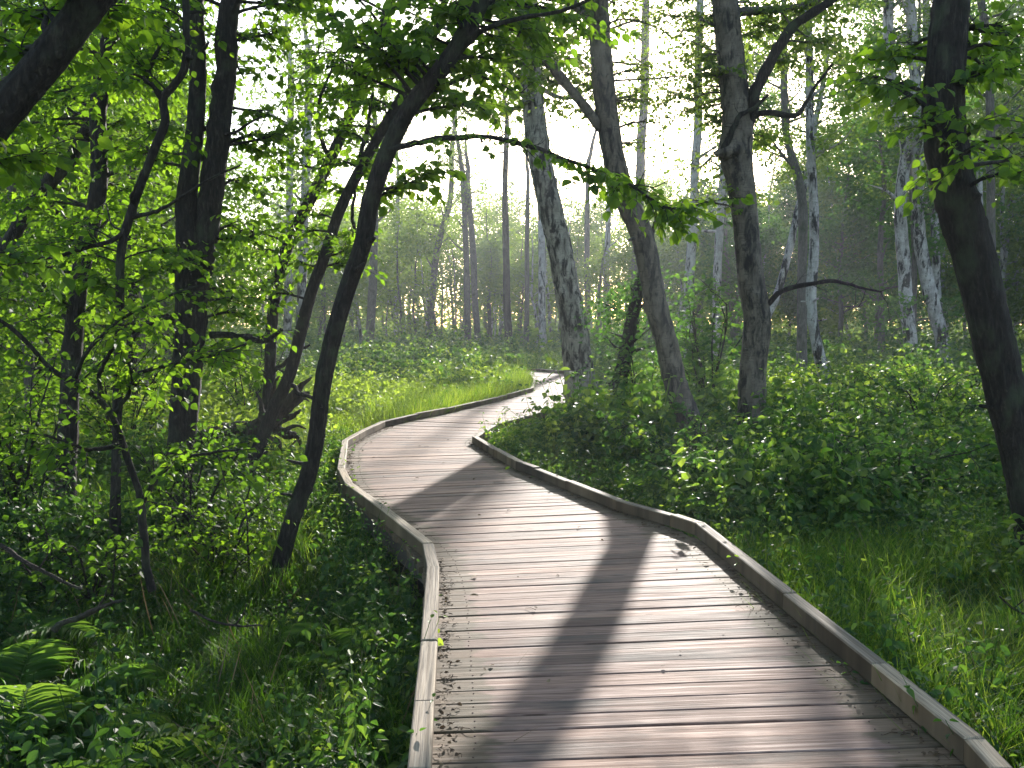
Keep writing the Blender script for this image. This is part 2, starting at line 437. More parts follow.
def sun_keep(P, rng, gain=1.0):
    P = np.asarray(P, float)
    t = (P[:, 2] + 0.0) / SUN[2]
    lx = P[:, 0] - SUN[0] * t; ly = P[:, 1] - SUN[1] * t
    pr = lit_target(lx, ly) * gain
    pr[P[:, 2] < 0.9] = 0
    # the light that reaches the left-hand leaves
    back = P[:, 1] > 13.5; dy = P[:, 1] - 10.0
    wx = P[:, 0] - SUN[0] / SUN[1] * dy; wz = P[:, 2] - SUN[2] / SUN[1] * dy
    pr = np.where(back & (wx > -5.6) & (wx < -1.9) & (wz > 2.7) & (wz < 5.6), np.maximum(pr, 0.62), pr)
    return rng.random(len(P)) > pr

# ------------------------------------------------------------------ structure: ground
xs = np.concatenate([np.linspace(-260, -40, 23)[:-1], np.linspace(-40, 40, 161), np.linspace(40, 260, 23)[1:]])
ys = np.concatenate([np.linspace(-60, -4, 15)[:-1], np.linspace(-4, 60, 129), np.linspace(60, 300, 25)[1:]])
X, Y = np.meshgrid(xs, ys)
Z = ground_z(X, Y)
nx, ny = len(xs), len(ys)
gi = np.arange(nx - 1)[None] + (np.arange(ny - 1) * nx)[:, None]
b = Buf(); b.add(np.stack([X, Y, Z], -1).reshape(-1, 3), None, np.stack([gi, gi + 1, gi + nx + 1, gi + nx], -1).reshape(-1, 4))
g = b.build('ground', M['ground'], smooth=True); g['kind'] = 'structure'

# ------------------------------------------------------------------ boardwalk
def box_quad(buf, quad, z0, z1, tint, plank, bev=0.006):
    """a board from its four plan corners (l0, r0, r1, l1) with an eased top edge"""
    q = np.array(quad, float); c = q.mean(0)
    qi = c + (q - c) * (1 - bev / (np.linalg.norm(q - c, axis=1, keepdims=True) * 0.1 + bev * 9))
    e0 = unit((q[1] - q[0])[None])[0]; e1 = unit((q[3] - q[0])[None])[0]
    s = np.array([[1, 1], [-1, 1], [-1, -1], [1, -1]])
    qi = q + s[:, :1] * e0 * bev + s[:, 1:] * e1 * bev
    V = np.vstack([np.c_[q, np.full(4, z0)], np.c_[q, np.full(4, z1 - bev)], np.c_[qi, np.full(4, z1)]])
    f = []
    for a in (0, 4):
        for k in range(4): f.append((a + k, a + (k + 1) % 4, a + 4 + (k + 1) % 4, a + 4 + k))
    f.append((8, 9, 10, 11)); f.append((3, 2, 1, 0))
    al = np.array(plank); buf.add(V, None, f, tint, np.vstack([al, al, al]))

walk = empty('boardwalk', (0.5, 8.0, -0.05), 'winding timber boardwalk with weathered cross planks and low kerb rails', 'boardwalk')
deck = Buf(); rngd = np.random.default_rng(11)
s = 0.0; k = 0; wide = 0.147
while s < ds[-1] - wide:
    gap = rngd.choice([0.004, 0.007, 0.011, 0.016], p=[.3, .3, .25, .15])
    l0, r0 = station(s); l1, r1 = station(s + wide - gap)
    ov = 0.035
    u0 = (r0 - l0) / np.linalg.norm(r0 - l0); u1 = (r1 - l1) / np.linalg.norm(r1 - l1)
    j0, j1 = rngd.normal(0, 0.008, 2)
    quad = [l0 - u0 * (ov + j0), r0 + u0 * (ov + j1), r1 + u1 * (ov + j1), l1 - u1 * (ov + j0)]
    wl = np.linalg.norm(r0 - l0)
    rn = rngd.random() * 40
    a0 = rngd.random() * 30
    pk = [(a0, 0, rn, -1), (a0 + wl, 0, rn, 1), (a0 + wl, wide, rn, 1), (a0, wide, rn, -1)]
    dz = rngd.normal(0, 0.0022)
    box_quad(deck, quad, -0.045, dz, np.clip(rngd.normal(0.5, 0.22), 0, 1), pk, 0.004)
    if s < 22:
        for fr in (0.1, 0.9):
            for fa in (0.24, 0.76):
                c = (l0 * (1 - fa) + l1 * fa) * (1 - fr) + (r0 * (1 - fa) + r1 * fa) * fr + rngd.normal(0, 0.004, 2)
                a = np.arange(6) * math.pi / 3
                V = np.c_[c[0] + 0.0035 * np.cos(a), c[1] + 0.0035 * np.sin(a), np.full(6, dz + 0.0025)]
                V2 = np.c_[c[0] + 0.0042 * np.cos(a), c[1] + 0.0042 * np.sin(a), np.full(6, dz - 0.003)]
                deck.add(np.vstack([V, V2]), None, [(0, 1, 2, 3), (0, 3, 4, 5)] + [(q + 6, (q + 1) % 6 + 6, (q + 1) % 6, q) for q in range(6)], 0.0)
    s += wide; k += 1
deck.build('deck', M['deck'], walk, planks=True)
def kerb_line(P, side, w=0.08):
    """mitred beams along a polyline; each beam one mesh"""
    P = [np.array(p) for p in P]
    pts = [P[0]]
    for a in P[1:]:
        if np.linalg.norm(a - pts[-1]) > 0.12: pts.append(a)
    # long runs are split into beams of about 3 m
    Q = [pts[0]]
    for a in pts[1:]:
        d = np.linalg.norm(a - Q[-1]); n = max(1, int(round(d / 3.0)))
        st = Q[-1]
        for q in range(1, n + 1): Q.append(st + (a - st) * q / n)
    n = len(Q); off = []
    for i in range(n):
        t0 = unit((Q[i] - Q[i - 1])[None])[0] if i else unit((Q[1] - Q[0])[None])[0]
        t1 = unit((Q[i + 1] - Q[i])[None])[0] if i < n - 1 else t0
        n0 = np.array([-t0[1], t0[0]]); n1 = np.array([-t1[1], t1[0]])
        m_ = n0 + n1; m_ /= (m_ @ m_) / 2
        off.append(m_)
    for i in range(n - 1):
        bb = Buf(); a, c = Q[i], Q[i + 1]; e = unit((c - a)[None])[0]; ln = np.linalg.norm(c - a)
        g0 = 0.003
        h = KH + rngd.normal(0, 0.004)
        rn = rngd.random() * 50
        q = [a + e * g0 - off[i] * w / 2, c - e * g0 - off[i + 1] * w / 2, c - e * g0 + off[i + 1] * w / 2, a + e * g0 + off[i] * w / 2]
        pk = [(rn, 0, rn), (rn + ln, 0, rn), (rn + ln, w, rn + .1), (rn, w, rn + .1)]
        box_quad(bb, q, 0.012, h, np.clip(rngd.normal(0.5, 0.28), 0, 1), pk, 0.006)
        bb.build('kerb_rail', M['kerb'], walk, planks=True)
        # fascia under the boards, set back
        fb = Buf(); sgn = -side * 0.012
        nrm0, nrm1 = off[i] * side, off[i + 1] * side
        q = [a + nrm0 * -0.010, c + nrm1 * -0.010, c + nrm1 * 0.028, a + nrm0 * 0.028]
        if side < 0: q = [q[0], q[1], q[2], q[3]][::1]
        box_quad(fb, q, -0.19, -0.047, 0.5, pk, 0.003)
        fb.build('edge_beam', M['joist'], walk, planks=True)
kerb_line(L, 1); kerb_line(R, -1)
# posts below
for sgn, P in ((1, L), (-1, R)):
    tot = length(P)
    pts, _ = resample(P, np.arange(1.0, tot - 1, 2.4))
    for p in pts:
        bb = Buf(); z0 = float(ground_z(p[0], p[1])) - 0.3
        inn = np.array([0.06 * sgn, 0]); c = p + inn
        q = [c + (-.05, -.05), c + (.05, -.05), c + (.05, .05), c + (-.05, .05)]
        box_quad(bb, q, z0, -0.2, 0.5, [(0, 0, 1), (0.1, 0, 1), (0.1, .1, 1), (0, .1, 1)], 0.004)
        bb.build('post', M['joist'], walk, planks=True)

# ------------------------------------------------------------------ trees
def px_path(pts, D, lean=0.0):
    """pixel trunk line (bottom to top) -> world points and radii; depth drifts by lean per metre of height"""
    P = []; Rr_ = []
    for q in pts:
        x, y, w_ = q
        Y_ = D
        for _ in range(3):
            p = at_depth(x, y, Y_); Y_ = D + lean * (p[2] + 0.3)
        P.append(at_depth(x, y, Y_)); Rr_.append(w_ / 2 * Y_ / F)
    return np.array(P), np.array(Rr_)

def ground_trunk(P, Rr_):
    """carry the trunk into the ground, with a root flare"""
    p0 = P[0]; d = P[0] - P[1]; d = d / (abs(d[2]) + 1e-6)
    d[:2] = np.clip(d[:2], -0.5, 0.5)
    for _ in range(6):
        zg = float(ground_z(p0[0], p0[1]))
        if p0[2] <= zg + 0.02: break
        dz = p0[2] - zg
        p0 = P[0] + d * (dz if abs(d[2]) > 0 else 0)
        p0[2] = float(ground_z(p0[0], p0[1]))
        break
    base = np.array([p0[0], p0[1], float(ground_z(p0[0], p0[1])) - 0.15])
    if base[2] < P[0][2] - 0.05:
        P = np.vstack([base, P]); Rr_ = np.r_[Rr_[0] * 1.35, Rr_]
    return P, Rr_

def extend_up(P, Rr_, H, rng, wob=0.25):
    d = unit((P[-1] - P[-3 if len(P) > 2 else 0])[None])[0]
    if d[2] < 0.75: d = unit((d + np.array([0, 0, 0.6]))[None])[0]
    z = P[-1][2]; pts = [P[-1]]; n = 0
    top = H
    while pts[-1][2] < top and n < 20:
        d = unit((d + np.array([rng.normal(0, .09), rng.normal(0, .09), 0.10]) * (wob / .25))[None])[0]
        pts.append(pts[-1] + d * 0.9); n += 1
    m_ = len(pts) - 1
    if m_ > 0:
        rr = Rr_[-1] * (1 - np.linspace(0, 1, m_ + 1)[1:] ** 1.2 * 0.85)
        P = np.vstack([P, pts[1:]]); Rr_ = np.r_[Rr_, rr]
    return P, Rr_

def interp_path(P, t):
    d = np.r_[0, np.cumsum(np.linalg.norm(np.diff(P, axis=0), axis=1))]
    return np.stack([np.interp(np.asarray(t) * d[-1], d, P[:, k]) for k in range(3)], -1)

def twig_leaves(lb, pts, size, rng, per=9, tint0=0.5, shape=LEAF_NEAR, droop=0.55, keepf=True, gain=1.0):
    """leaves alternating along a twig polyline"""
    n = per
    t = np.linspace(0.12, 1.0, n)
    C = interp_path(pts, t); Dv = unit(np.gradient(interp_path(pts, np.linspace(0, 1, n)), axis=0))
    side = np.cross(Dv, np.array([0, 0, 1.0])); side = unit(side + 1e-6)
    sg = np.where(np.arange(n) % 2 == 0, 1, -1)[:, None]
    d = Dv * 0.55 + side * sg * 0.9 + rng.normal(0, .25, (n, 3)); d[-1] = Dv[-1]
    d[:, 2] -= droop
    N = np.array([0, 0, 1.0]) + rng.normal(0, .7, (n, 3))
    S = size * rng.uniform(0.45, 1.25, n)
    C = C + rng.normal(0, size * .12, (n, 3))
    tn = np.clip(tint0 + rng.normal(0, .24, n), 0, 1)
    if keepf:
        k_ = sun_keep(C, rng, gain); C, d, N, S, tn = C[k_], d[k_], N[k_], S[k_], tn[k_]
    leaves(lb, C, d, N, S, shape, tn)

def leafy_branch(tb, lb, a, e, r0, rng, twigs=9, twig_len=0.45, size=0.06, per=8, sag=0.08, start=0.3, shape=LEAF_NEAR, tint0=0.5, sides=5, tw_sides=3, keepf=True):
    a = np.asarray(a, float); e = np.asarray(e, float); Ln = np.linalg.norm(e - a)
    m_ = a * .5 + e * .5 + rng.normal(0, Ln * .06, 3) + np.array([0, 0, Ln * sag])
    q1 = a * .75 + m_ * .25 + rng.normal(0, Ln * .03, 3) + np.array([0, 0, Ln * sag * .4]); 
    P = catmull([a, q1, m_, e * .75 + m_ * .25 + rng.normal(0, Ln * .03, 3), e], 12)
    Rr_ = np.linspace(r0, max(r0 * .2, .0025), 12)
    tube(tb, P, Rr_, sides, 0.06, rng)
    for q in range(twigs):
        t = start + (1 - start) * (q + rng.random()) / twigs
        c = interp_path(P, [min(t, 1)])[0]
        T = unit((interp_path(P, [min(t + .05, 1)]) - interp_path(P, [max(t - .05, 0)])))[0]
        sd = np.cross(T, [0, 0, 1.0]); sd = sd / (np.linalg.norm(sd) + 1e-6)
        dirv = T * rng.uniform(.3, .9) + sd * rng.choice([-1, 1]) * rng.uniform(.4, 1.0) + np.array([0, 0, rng.normal(0.02, .3)])
        dirv = dirv / np.linalg.norm(dirv)
        ln = twig_len * rng.uniform(.5, 1.25)
        tw = np.array([c, c + dirv * ln * .35 + [0, 0, ln * .04], c + dirv * ln * .7, c + dirv * ln + [0, 0, -ln * .14]])
        tube(tb, tw, [r0 * .25 + .002, .003, .0025, .0015], tw_sides)
        twig_leaves(lb, tw, size, rng, per, np.clip(tint0 + rng.normal(0, .1), 0, 1), shape, keepf=keepf)
    twig_leaves(lb, P[6:], size, rng, per, tint0, shape, keepf=keepf)

def clump_crown(tb, lb, P, Rr_, rng, z_lo, z_hi, reach, limbs, clumps_per, leaf_n, leaf_s, tint0=0.5, rise=0.5, clump_r=0.55, shape=LEAF_FAR, gain=1.0, keep_prob=1.0, sides=4, flat=0.6):
    """limbs up the trunk, each carrying leaf clumps"""
    z = P[:, 2]
    for q in range(limbs):
        zz = z_lo + (z_hi - z_lo) * (q + rng.random()) / limbs
        c = np.array([np.interp(zz, z, P[:, k]) for k in range(3)]); r = np.interp(zz, z, Rr_)
        f = (zz - z_lo) / (z_hi - z_lo + 1e-6)
        ln = reach * (1 - 0.65 * f ** 1.5) * rng.uniform(.55, 1.15)
        a = rng.uniform(0, 2 * math.pi)
        d = np.array([math.cos(a), math.sin(a), rise * rng.uniform(.3, 1.3)])
        e = c + d * ln
        tp_ = c + d * ln * .8
        if tp_[2] > .9 and lit_target([tp_[0] - SUN[0] * tp_[2] / SUN[2]], [tp_[1] - SUN[1] * tp_[2] / SUN[2]])[0] > .8: continue
        mid_ = c + d * ln * .5 + rng.normal(0, ln * .07, 3) + [0, 0, -.05 * ln]
        bp = catmull([c, mid_, e], 7)
        tube(tb, bp, np.linspace(max(r * .42, .012), .005, 7), sides)
        for w_ in range(clumps_per):
            t = rng.uniform(.35, 1.05)
            cc = interp_path(bp, [min(t, 1)])[0] + rng.normal(0, clump_r * .5, 3)
            n = int(leaf_n * rng.uniform(.6, 1.4))
            pos = cc + rng.normal(0, 1, (n, 3)) * clump_r * np.array([1, 1, flat]) * .6
            k_ = sun_keep(pos, rng, gain) & (rng.random(n) < keep_prob)
            pos = pos[k_]; n = len(pos)
            if n == 0: continue
            dd = rand_dirs(n, rng, -.9, .35); nn = rand_dirs(n, rng, .1, 1)
            tn = np.clip(tint0 + rng.normal(0, .1) + rng.normal(0, .15, n), 0, 1)
            leaves(lb, pos, dd, nn, leaf_s * rng.uniform(.7, 1.25, n), shape, tn)

def trunk_flare(k=0.22):
    return None

def trunk_mesh(name, P, Rr_, mat, parent, rng, sides=14, dens=0.22, rough=0.05, ridge=0.0):
    d = np.linalg.norm(np.diff(P, axis=0), axis=1).sum()
    n = max(12, int(d / dens))
    PR_ = catmull(np.c_[P, Rr_ * 1.0][:, :3], n)
    rr = np.interp(np.linspace(0, len(P) - 1, n), np.arange(len(P)), Rr_)
    # root flare
    zg = PR_[0][2] + 0.15
    h = np.clip(PR_[:, 2] - zg, 0, None)
    rr = rr * (1 + 0.7 * np.exp(-h / 0.16))
    rr = rr * (1 + rng.normal(0, .018, n))
    bb = Buf(); tube(bb, PR_, rr, sides, rough if not ridge else .02, rng, ridge=ridge, knots=int(d * 1.6) if ridge else 0)
    return bb, PR_, rr

def px_tree(name, label, cat, pts, D, bark, H, rng_seed, lean=0.0, group=None, sides=14):
    rng = np.random.default_rng(rng_seed)
    P, Rr_ = px_path(pts, D, lean)
    Rr_ = Rr_ * ({28: .78, 25: .84}.get(rng_seed, .9) if D < 22 else .95)
    P, Rr_ = ground_trunk(P, Rr_)
    P, Rr_ = extend_up(P, Rr_, H, rng)
    root = empty(name, (P[0][0], P[0][1], P[0][2] + 0.15), label, cat, group)
    stub_rng = np.random.default_rng(rng_seed + 900)
    bb, PP, rr = trunk_mesh('trunk', P, Rr_, bark, root, rng, 36 if D < 11 else (28 if D < 20 else sides), .06 if D < 20 else .2, ridge=.15 if D < 11 else (.12 if D < 20 else 0))
    if D < 22:
        for q in range(5):
            k_ = int(stub_rng.uniform(.12, .8) * len(PP)); a = stub_rng.uniform(0, 6.28); L_ = stub_rng.uniform(.05, .2) + rr[k_]
            d_ = np.array([math.cos(a), math.sin(a), stub_rng.uniform(.1, .9)]); d_ /= np.linalg.norm(d_); w_ = stub_rng.uniform(.012, .024)
            tube(bb, np.array([PP[k_], PP[k_] + d_ * L_ * .6, PP[k_] + d_ * L_ + stub_rng.normal(0, .012, 3)]), [w_ * 1.6, w_, w_ * .7], 6, .12, stub_rng)
    return root, bb, PP, rr, rng

def px_branch(pts, D0, D1, w0, w1, n=16):
    P = []
    for k, (x, y) in enumerate(pts):
        P.append(at_depth(x, y, D0 + (D1 - D0) * k / (len(pts) - 1)))
    P = catmull(P, n)
    k_ = RNG.normal(0, 1, P.shape); k_[1:-1] = (k_[:-2] + k_[1:-1] + k_[2:]) / 2; k_[0] = 0
    r_ = np.linspace(w0 / 2 * D0 / F, w1 / 2 * D1 / F, n)
    return P + k_ * np.clip(r_, .004, .03)[:, None] * .45, r_ * (1 + RNG.normal(0, .05, n))

def bare_twigs(bx, P, r_, n, ln, rng, t0=.25):
    for q in range(n):
        t = rng.uniform(t0, 1); c = interp_path(P, [t])[0]; T = unit(interp_path(P, [min(t + .05, 1)]) - interp_path(P, [t - .05]))[0]
        d = T * rng.uniform(.4, 1) + rng.normal(0, .6, 3); d /= np.linalg.norm(d); l_ = ln * rng.uniform(.3, 1.2)
        p = [c]
        for k in range(5):
            d = unit((d + rng.normal(0, .28, 3))[None])[0]; p.append(p[-1] + d * l_ / 5)
        tube(bx, np.array(p), np.linspace(min(.006, r_[int(t * (len(r_) - 1))] * .5), .0014, 6), 4)
        e = p[3]; d2 = unit((d + rng.normal(0, .7, 3))[None])[0]; tube(bx, np.array([e, e + d2 * l_ * .2, e + d2 * l_ * .36 + [0, 0, .01]]), [.0028, .002, .0012], 3)

def nearest_on(P, q, above=None):
    k = int(np.argmin(np.linalg.norm(P - q, axis=1)))
    return P[k], k

def finish(root, bb, lb, bark, leafm):
    bb.build('trunk', bark, root, smooth=True)
    if lb is not None and lb.n: lb.build('crown', leafm, root)

def spray_targets(bb, lb, PP, rr, rng, targets, D, size=0.06, twigs=9, twig_len=.45, per=8, tint0=.5, below=0.5, shape=LEAF_FINE, dz=0.0, keepf=True, jit=0.35):
    targets = list(targets); targets += [(t_[0] + rng.normal(0, 22), t_[1] + rng.normal(0, 22)) for t_ in targets]; size = size * 1.18; twigs = int(twigs * 1.3); per = per + 2
    """branches from the trunk to the given picture spots (each with its own depth offset)"""
    for tgt in targets:
        x, y = tgt[0], tgt[1]; dd = tgt[2] if len(tgt) > 2 else rng.uniform(-.15, 1.3)
        e = at_depth(x, y, D + dd)
        dist = np.linalg.norm(PP - e, axis=1) + np.where(PP[:, 2] > e[2] - .1, .8, 0)
        k_ = int(np.argmin(dist)); a = PP[k_]
        leafy_branch(bb, lb, a, e, max(min(rr[k_] * .3, .022), .006), rng, twigs, twig_len, size, per, shape=shape, tint0=tint0, keepf=keepf)

def auto_sprays(bb, lb, PP, rr, rng, z0, z1, n, reach, size, twigs=9, twig_len=.5, per=8, tint0=.5, rise=.35, shape=LEAF_FINE):
    for q in range(n):
        zz = z0 + (z1 - z0) * (q + rng.random()) / n
        k_ = int(np.argmin(abs(PP[:, 2] - zz))); a = PP[k_]
        an = rng.uniform(0, 2 * math.pi); ln = reach * rng.uniform(.5, 1.2)
        e = a + np.array([math.cos(an) * ln, math.sin(an) * ln, rise * ln * rng.uniform(.2, 1.4)])
        leafy_branch(bb, lb, a, e, max(min(rr[k_] * .35, .025), .007), rng, twigs, twig_len, size, per, shape=shape, tint0=tint0)

BL = M['leaf_broad']
# --- left foreground, dark stems against the light
# A: thick leaning stem crossing the top left corner
root, bb, PP, rr, rng = px_tree('leaning_tree', 'thick dark trunk leaning right across the top left corner of the view', 'tree',
    [(-235, 560, 46), (-190, 420, 44), (-110, 260, 41), (-50, 175, 40), (0, 116, 38), (45, 62, 37), (92, 0, 36), (130, -60, 33)], 5.2, M['bark'], 7.5, 21)
lb = Buf()
spray_targets(bb, lb, PP, rr, rng, [(10, 40, .2), (30, 15, .5), (60, -20, -.2), (-10, 150, .8), (110, 20, .6), (20, 180, 1.4), (5, 270, .9)], 5.2, .075, 6, .4, 6)
auto_sprays(bb, lb, PP, rr, rng, 3.2, 7.0, 16, 1.5, .075)
finish(root, bb, lb, M['bark'], BL)

# B: upright wavy stem
root, bb, PP, rr, rng = px_tree('alder_tree', 'dark wavy upright trunk left of the twin trunk, bending at mid height', 'tree',
    [(64, 500, 23), (68, 430, 21), (71, 370, 20), (77, 301, 19), (82, 267, 19), (88, 239, 18), (98, 191, 18), (99, 154, 17), (98, 113, 17), (104, 68, 18), (118, 0, 18), (128, -60, 16)], 10.0, M['bark'], 10.5, 22)
lb = Buf()
spray_targets(bb, lb, PP, rr, rng, [(30, 90), (60, 60), (150, 90), (40, 150), (130, 150), (20, 200), (60, 220), (140, 230), (60, 300), (20, 330), (120, 300), (80, 20), (40, 20), (150, 30), (10, 260)], 10.0, .07, 10, .6, 8)
auto_sprays(bb, lb, PP, rr, rng, 4.5, 10, 20, 2.0, .075, 10, .65)
finish(root, bb, lb, M['bark'], BL)

# C: thin stem leaning right behind it
root, bb, PP, rr, rng = px_tree('leaning_sapling', 'thin dark stem leaning right, passing behind the wavy upright trunk', 'tree',
    [(-70, 420, 18), (-25, 310, 17), (17, 229, 15), (34, 198, 14), (65, 167, 14), (85, 133, 13), (116, 82, 12), (137, 44, 11), (157, 14, 10), (180, -40, 8)], 11.5, M['bark'], 8.5, 23)
lb = Buf()
spray_targets(bb, lb, PP, rr, rng, [(20, 120), (60, 100), (-20, 180), (90, 190), (130, 120), (50, 260), (10, 300), (160, 60), (90, 60), (60, 10)], 11.5, .07, 10, .65, 8, .6)
auto_sprays(bb, lb, PP, rr, rng, 4.5, 8, 12, 1.6, .075)
finish(root, bb, lb, M['bark'], BL)

# D: sinuous thin stem
root, bb, PP, rr, rng = px_tree('crooked_sapling', 'thin crooked S-shaped stem just left of the twin trunk', 'tree',
    [(116, 470, 10), (118, 380, 10), (120, 318, 9), (120, 270, 9), (123, 240, 9), (137, 195, 9), (154, 150, 9), (165, 122, 9), (163, 99, 8.5), (174, 85, 8), (185, 65, 8), (186, 20, 7.5), (187, -30, 7)], 8.0, M['bark'], 6.5, 24)
lb = Buf()
for pts, w0, w1 in (([(164, 100), (150, 82), (140, 75), (128, 74)], 6, 2), ([(146, 78), (155, 55), (168, 30)], 5, 3), ([(128, 222), (113, 239), (85, 248), (51, 256), (30, 258)], 6, 3),
                    ([(130, 218), (150, 212), (172, 203), (205, 182), (240, 165)], 5, 2), ([(133, 205), (133, 195), (142, 170)], 5, 2)):
    q, r_ = px_branch(pts, 8.0, 7.8, w0, w1); tube(bb, q, r_, 6, .06, rng)
spray_targets(bb, lb, PP, rr, rng, [(130, 60), (100, 90), (170, 25), (60, 245), (90, 215), (150, 130, .5), (100, 280), (150, 270)], 8.0, .065, 8, .45, 7)
auto_sprays(bb, lb, PP, rr, rng, 3.8, 6.3, 10, 1.2, .07)
finish(root, bb, lb, M['bark'], BL)

# E: twin trunk
root, bb, PP, rr, rng = px_tree('twin_stem_tree', 'thickest dark trunk on the left, forking into two upright stems', 'tree',
    [(174, 540, 34), (176, 510, 32), (179, 472, 31), (185, 400, 33), (190, 330, 36), (192, 270, 36), (188, 225, 26), (187, 198, 23), (195, 130, 20), (198, 68, 19), (195, 0, 19), (196, -60, 17)], 9.3, M['bark'], 11.5, 25)
q, r_ = px_branch([(196, 285), (204, 239), (213, 178), (220, 120), (227, 68), (231, 0), (237, -80), (246, -200)], 9.3, 9.4, 27, 19, 40); tube(bb, q, r_, 12, .04, rng)
PP2, rr2 = q, r_
for pts, w0, w1 in (([(196, 35), (182, 20), (170, 8), (160, -4)], 10, 6), ([(200, 160), (215, 140), (240, 128), (262, 116)], 5, 2), ([(212, 335), (235, 337), (262, 340), (282, 330)], 8, 4),
                    ([(180, 320), (160, 318), (140, 330), (128, 345)], 8, 4)):
    q, r_ = px_branch(pts, 9.3, 9.2, w0, w1); tube(bb, q, r_, 6, .06, rng)
lb = Buf()
spray_targets(bb, lb, PP2, rr2, rng, [(250, 40), (280, 30), (262, 110), (255, 150), (300, 10), (245, 190), (255, 235)], 9.3, .065, 9, .5, 7)
spray_targets(bb, lb, PP, rr, rng, [(150, 60), (140, 160), (150, 250), (230, 290), (245, 315), (220, 345)], 9.3, .065, 9, .5, 7)
auto_sprays(bb, lb, PP2, rr2, rng, 4.4, 6.4, 14, 1.8, .07); auto_sprays(bb, lb, PP, rr, rng, 4.6, 11, 24, 2.0, .07)
finish(root, bb, lb, M['bark'], BL)

# F, G: two thin leaning stems behind the big leaning trunk
root, bb, PP, rr, rng = px_tree('leaning_sapling', 'thin leaning stem beside the twin trunk, nearest of a leaning pair to it', 'tree',
    [(266, 445, 14), (268, 400, 13), (270, 370, 13), (272, 325, 12.5), (277, 285, 13), (290, 240, 13), (310, 200, 12.5), (330, 160, 12), (350, 115, 11.5), (370, 65, 11), (391, 0, 10.5), (405, -60, 9)], 13.0, M['bark'], 9.0, 26)
lb = Buf()
for pts, w0, w1 in (([(273, 330), (262, 338), (245, 336), (228, 335)], 6, 3), ([(271, 372), (285, 362), (300, 350), (310, 345)], 6, 2), ([(330, 160), (318, 130), (322, 95), (335, 60)], 5, 2)):
    q, r_ = px_branch(pts, 13, 12.8, w0, w1); tube(bb, q, r_, 6, .06, rng)
spray_targets(bb, lb, PP, rr, rng, [(330, 60), (300, 90), (380, 40), (345, 90), (290, 60), (300, 150), (260, 250)], 13, .075, 10, .7, 7)
auto_sprays(bb, lb, PP, rr, rng, 5.2, 8.5, 12, 1.8, .075)
finish(root, bb, lb, M['bark'], BL)

root, bb, PP, rr, rng = px_tree('leaning_sapling', 'thin leaning stem between its twin and the big leaning trunk, over the rotten stump', 'tree',
    [(245, 490, 15), (249, 479, 14.5), (256, 455, 14), (273, 411, 13.5), (290, 373, 13), (301, 330, 13), (312, 290, 12.5), (325, 255, 12), (340, 210, 11.5), (360, 170, 11), (385, 125, 10), (410, 80, 9), (436, 30, 8), (452, -20, 7)], 11.6, M['bark'], 8.0, 27)
lb = Buf()
for pts, w0, w1 in (([(352, 185), (360, 160), (366, 130), (372, 95)], 6, 3), ([(355, 240), (353, 215), (355, 190)], 4, 3), ([(287, 380), (300, 392), (312, 400)], 6, 4)):
    q, r_ = px_branch(pts, 11.6, 11.4, w0, w1); tube(bb, q, r_, 6, .06, rng)
spray_targets(bb, lb, PP, rr, rng, [(365, 100), (345, 130), (350, 70), (370, 150), (330, 240), (300, 262), (345, 260), (310, 235), (395, 60), (420, 40), (340, 160)], 11.6, .075, 9, .6, 7)
auto_sprays(bb, lb, PP, rr, rng, 5, 7.5, 8, 1.5, .075)
finish(root, bb, lb, M['bark'], BL)

# H: main leaning trunk beside the boardwalk
root, bb, PP, rr, rng = px_tree('leaning_tree', 'dark bare trunk leaning right over the bend, closest trunk to the boardwalk kerb', 'tree',
    [(276, 588, 22), (281, 562, 20), (290, 527, 20), (299, 500, 20), (308, 475, 21), (316, 438, 21), (321, 395, 21), (327, 362, 21), (337, 322, 21), (350, 280, 21), (363, 243, 22), (371, 200, 21), (388, 150, 21), (410, 107, 21), (440, 70, 21), (464, 35, 20), (482, 0, 19), (500, -50, 17)], 7.6, M['bark'], 6.5, 28)
lb = Buf()
knob = catmull([at_depth(363, 245, 7.6), at_depth(370, 241, 7.55), at_depth(375, 238, 7.5)], 5); tube(bb, knob, [.07, .055, .03, .022, .012], 9, .1, rng)
for pts, w0, w1 in (([(446, 66), (466, 46), (490, 28), (520, 18), (560, 12), (600, -6), (640, -30)], 7, 2.5),):
    q, r_ = px_branch(pts, 7.6, 7.4, w0, w1); tube(bb, q, r_, 7, .06, rng)
# the long bough that hangs across the view
bough, brr = px_branch([(390, 150), (415, 143), (443, 138), (484, 137), (525, 147), (562, 157), (600, 171), (630, 186), (665, 207), (692, 208)], 7.55, 6.3, 6.5, 2.2, 40)
bbr = Buf(); tube(bbr, bough, brr, 6, .08, rng); bare_twigs(bbr, bough, brr, 10, .35, rng, .1)
lbr = Buf()
def bough_sprays(bx, lx, P_, r_, rng, ts, ln, size, per, droop=.1):
    for t in ts:
        c = interp_path(P_, [t])[0]; T = unit(interp_path(P_, [min(t + .04, 1)]) - interp_path(P_, [t - .04]))[0]
        sd = np.cross(T, [0, 0, 1.0])
        dv = T * rng.uniform(.2, .9) + sd * rng.choice([-1, 1]) * rng.uniform(.2, .9) + np.array([0, 0, rng.uniform(-.6, .25)])
        dv /= np.linalg.norm(dv); l_ = ln * rng.uniform(.5, 1.2)
        tw = np.array([c, c + dv * l_ * .4, c + dv * l_ * .75 - [0, 0, l_ * droop * .4], c + dv * l_ - [0, 0, l_ * droop]])
        tube(bx, tw, [.004, .003, .0025, .0015], 3); twig_leaves(lx, tw, size, rng, per, .5 + rng.normal(0, .1), LEAF_FINE, keepf=False, droop=.45)
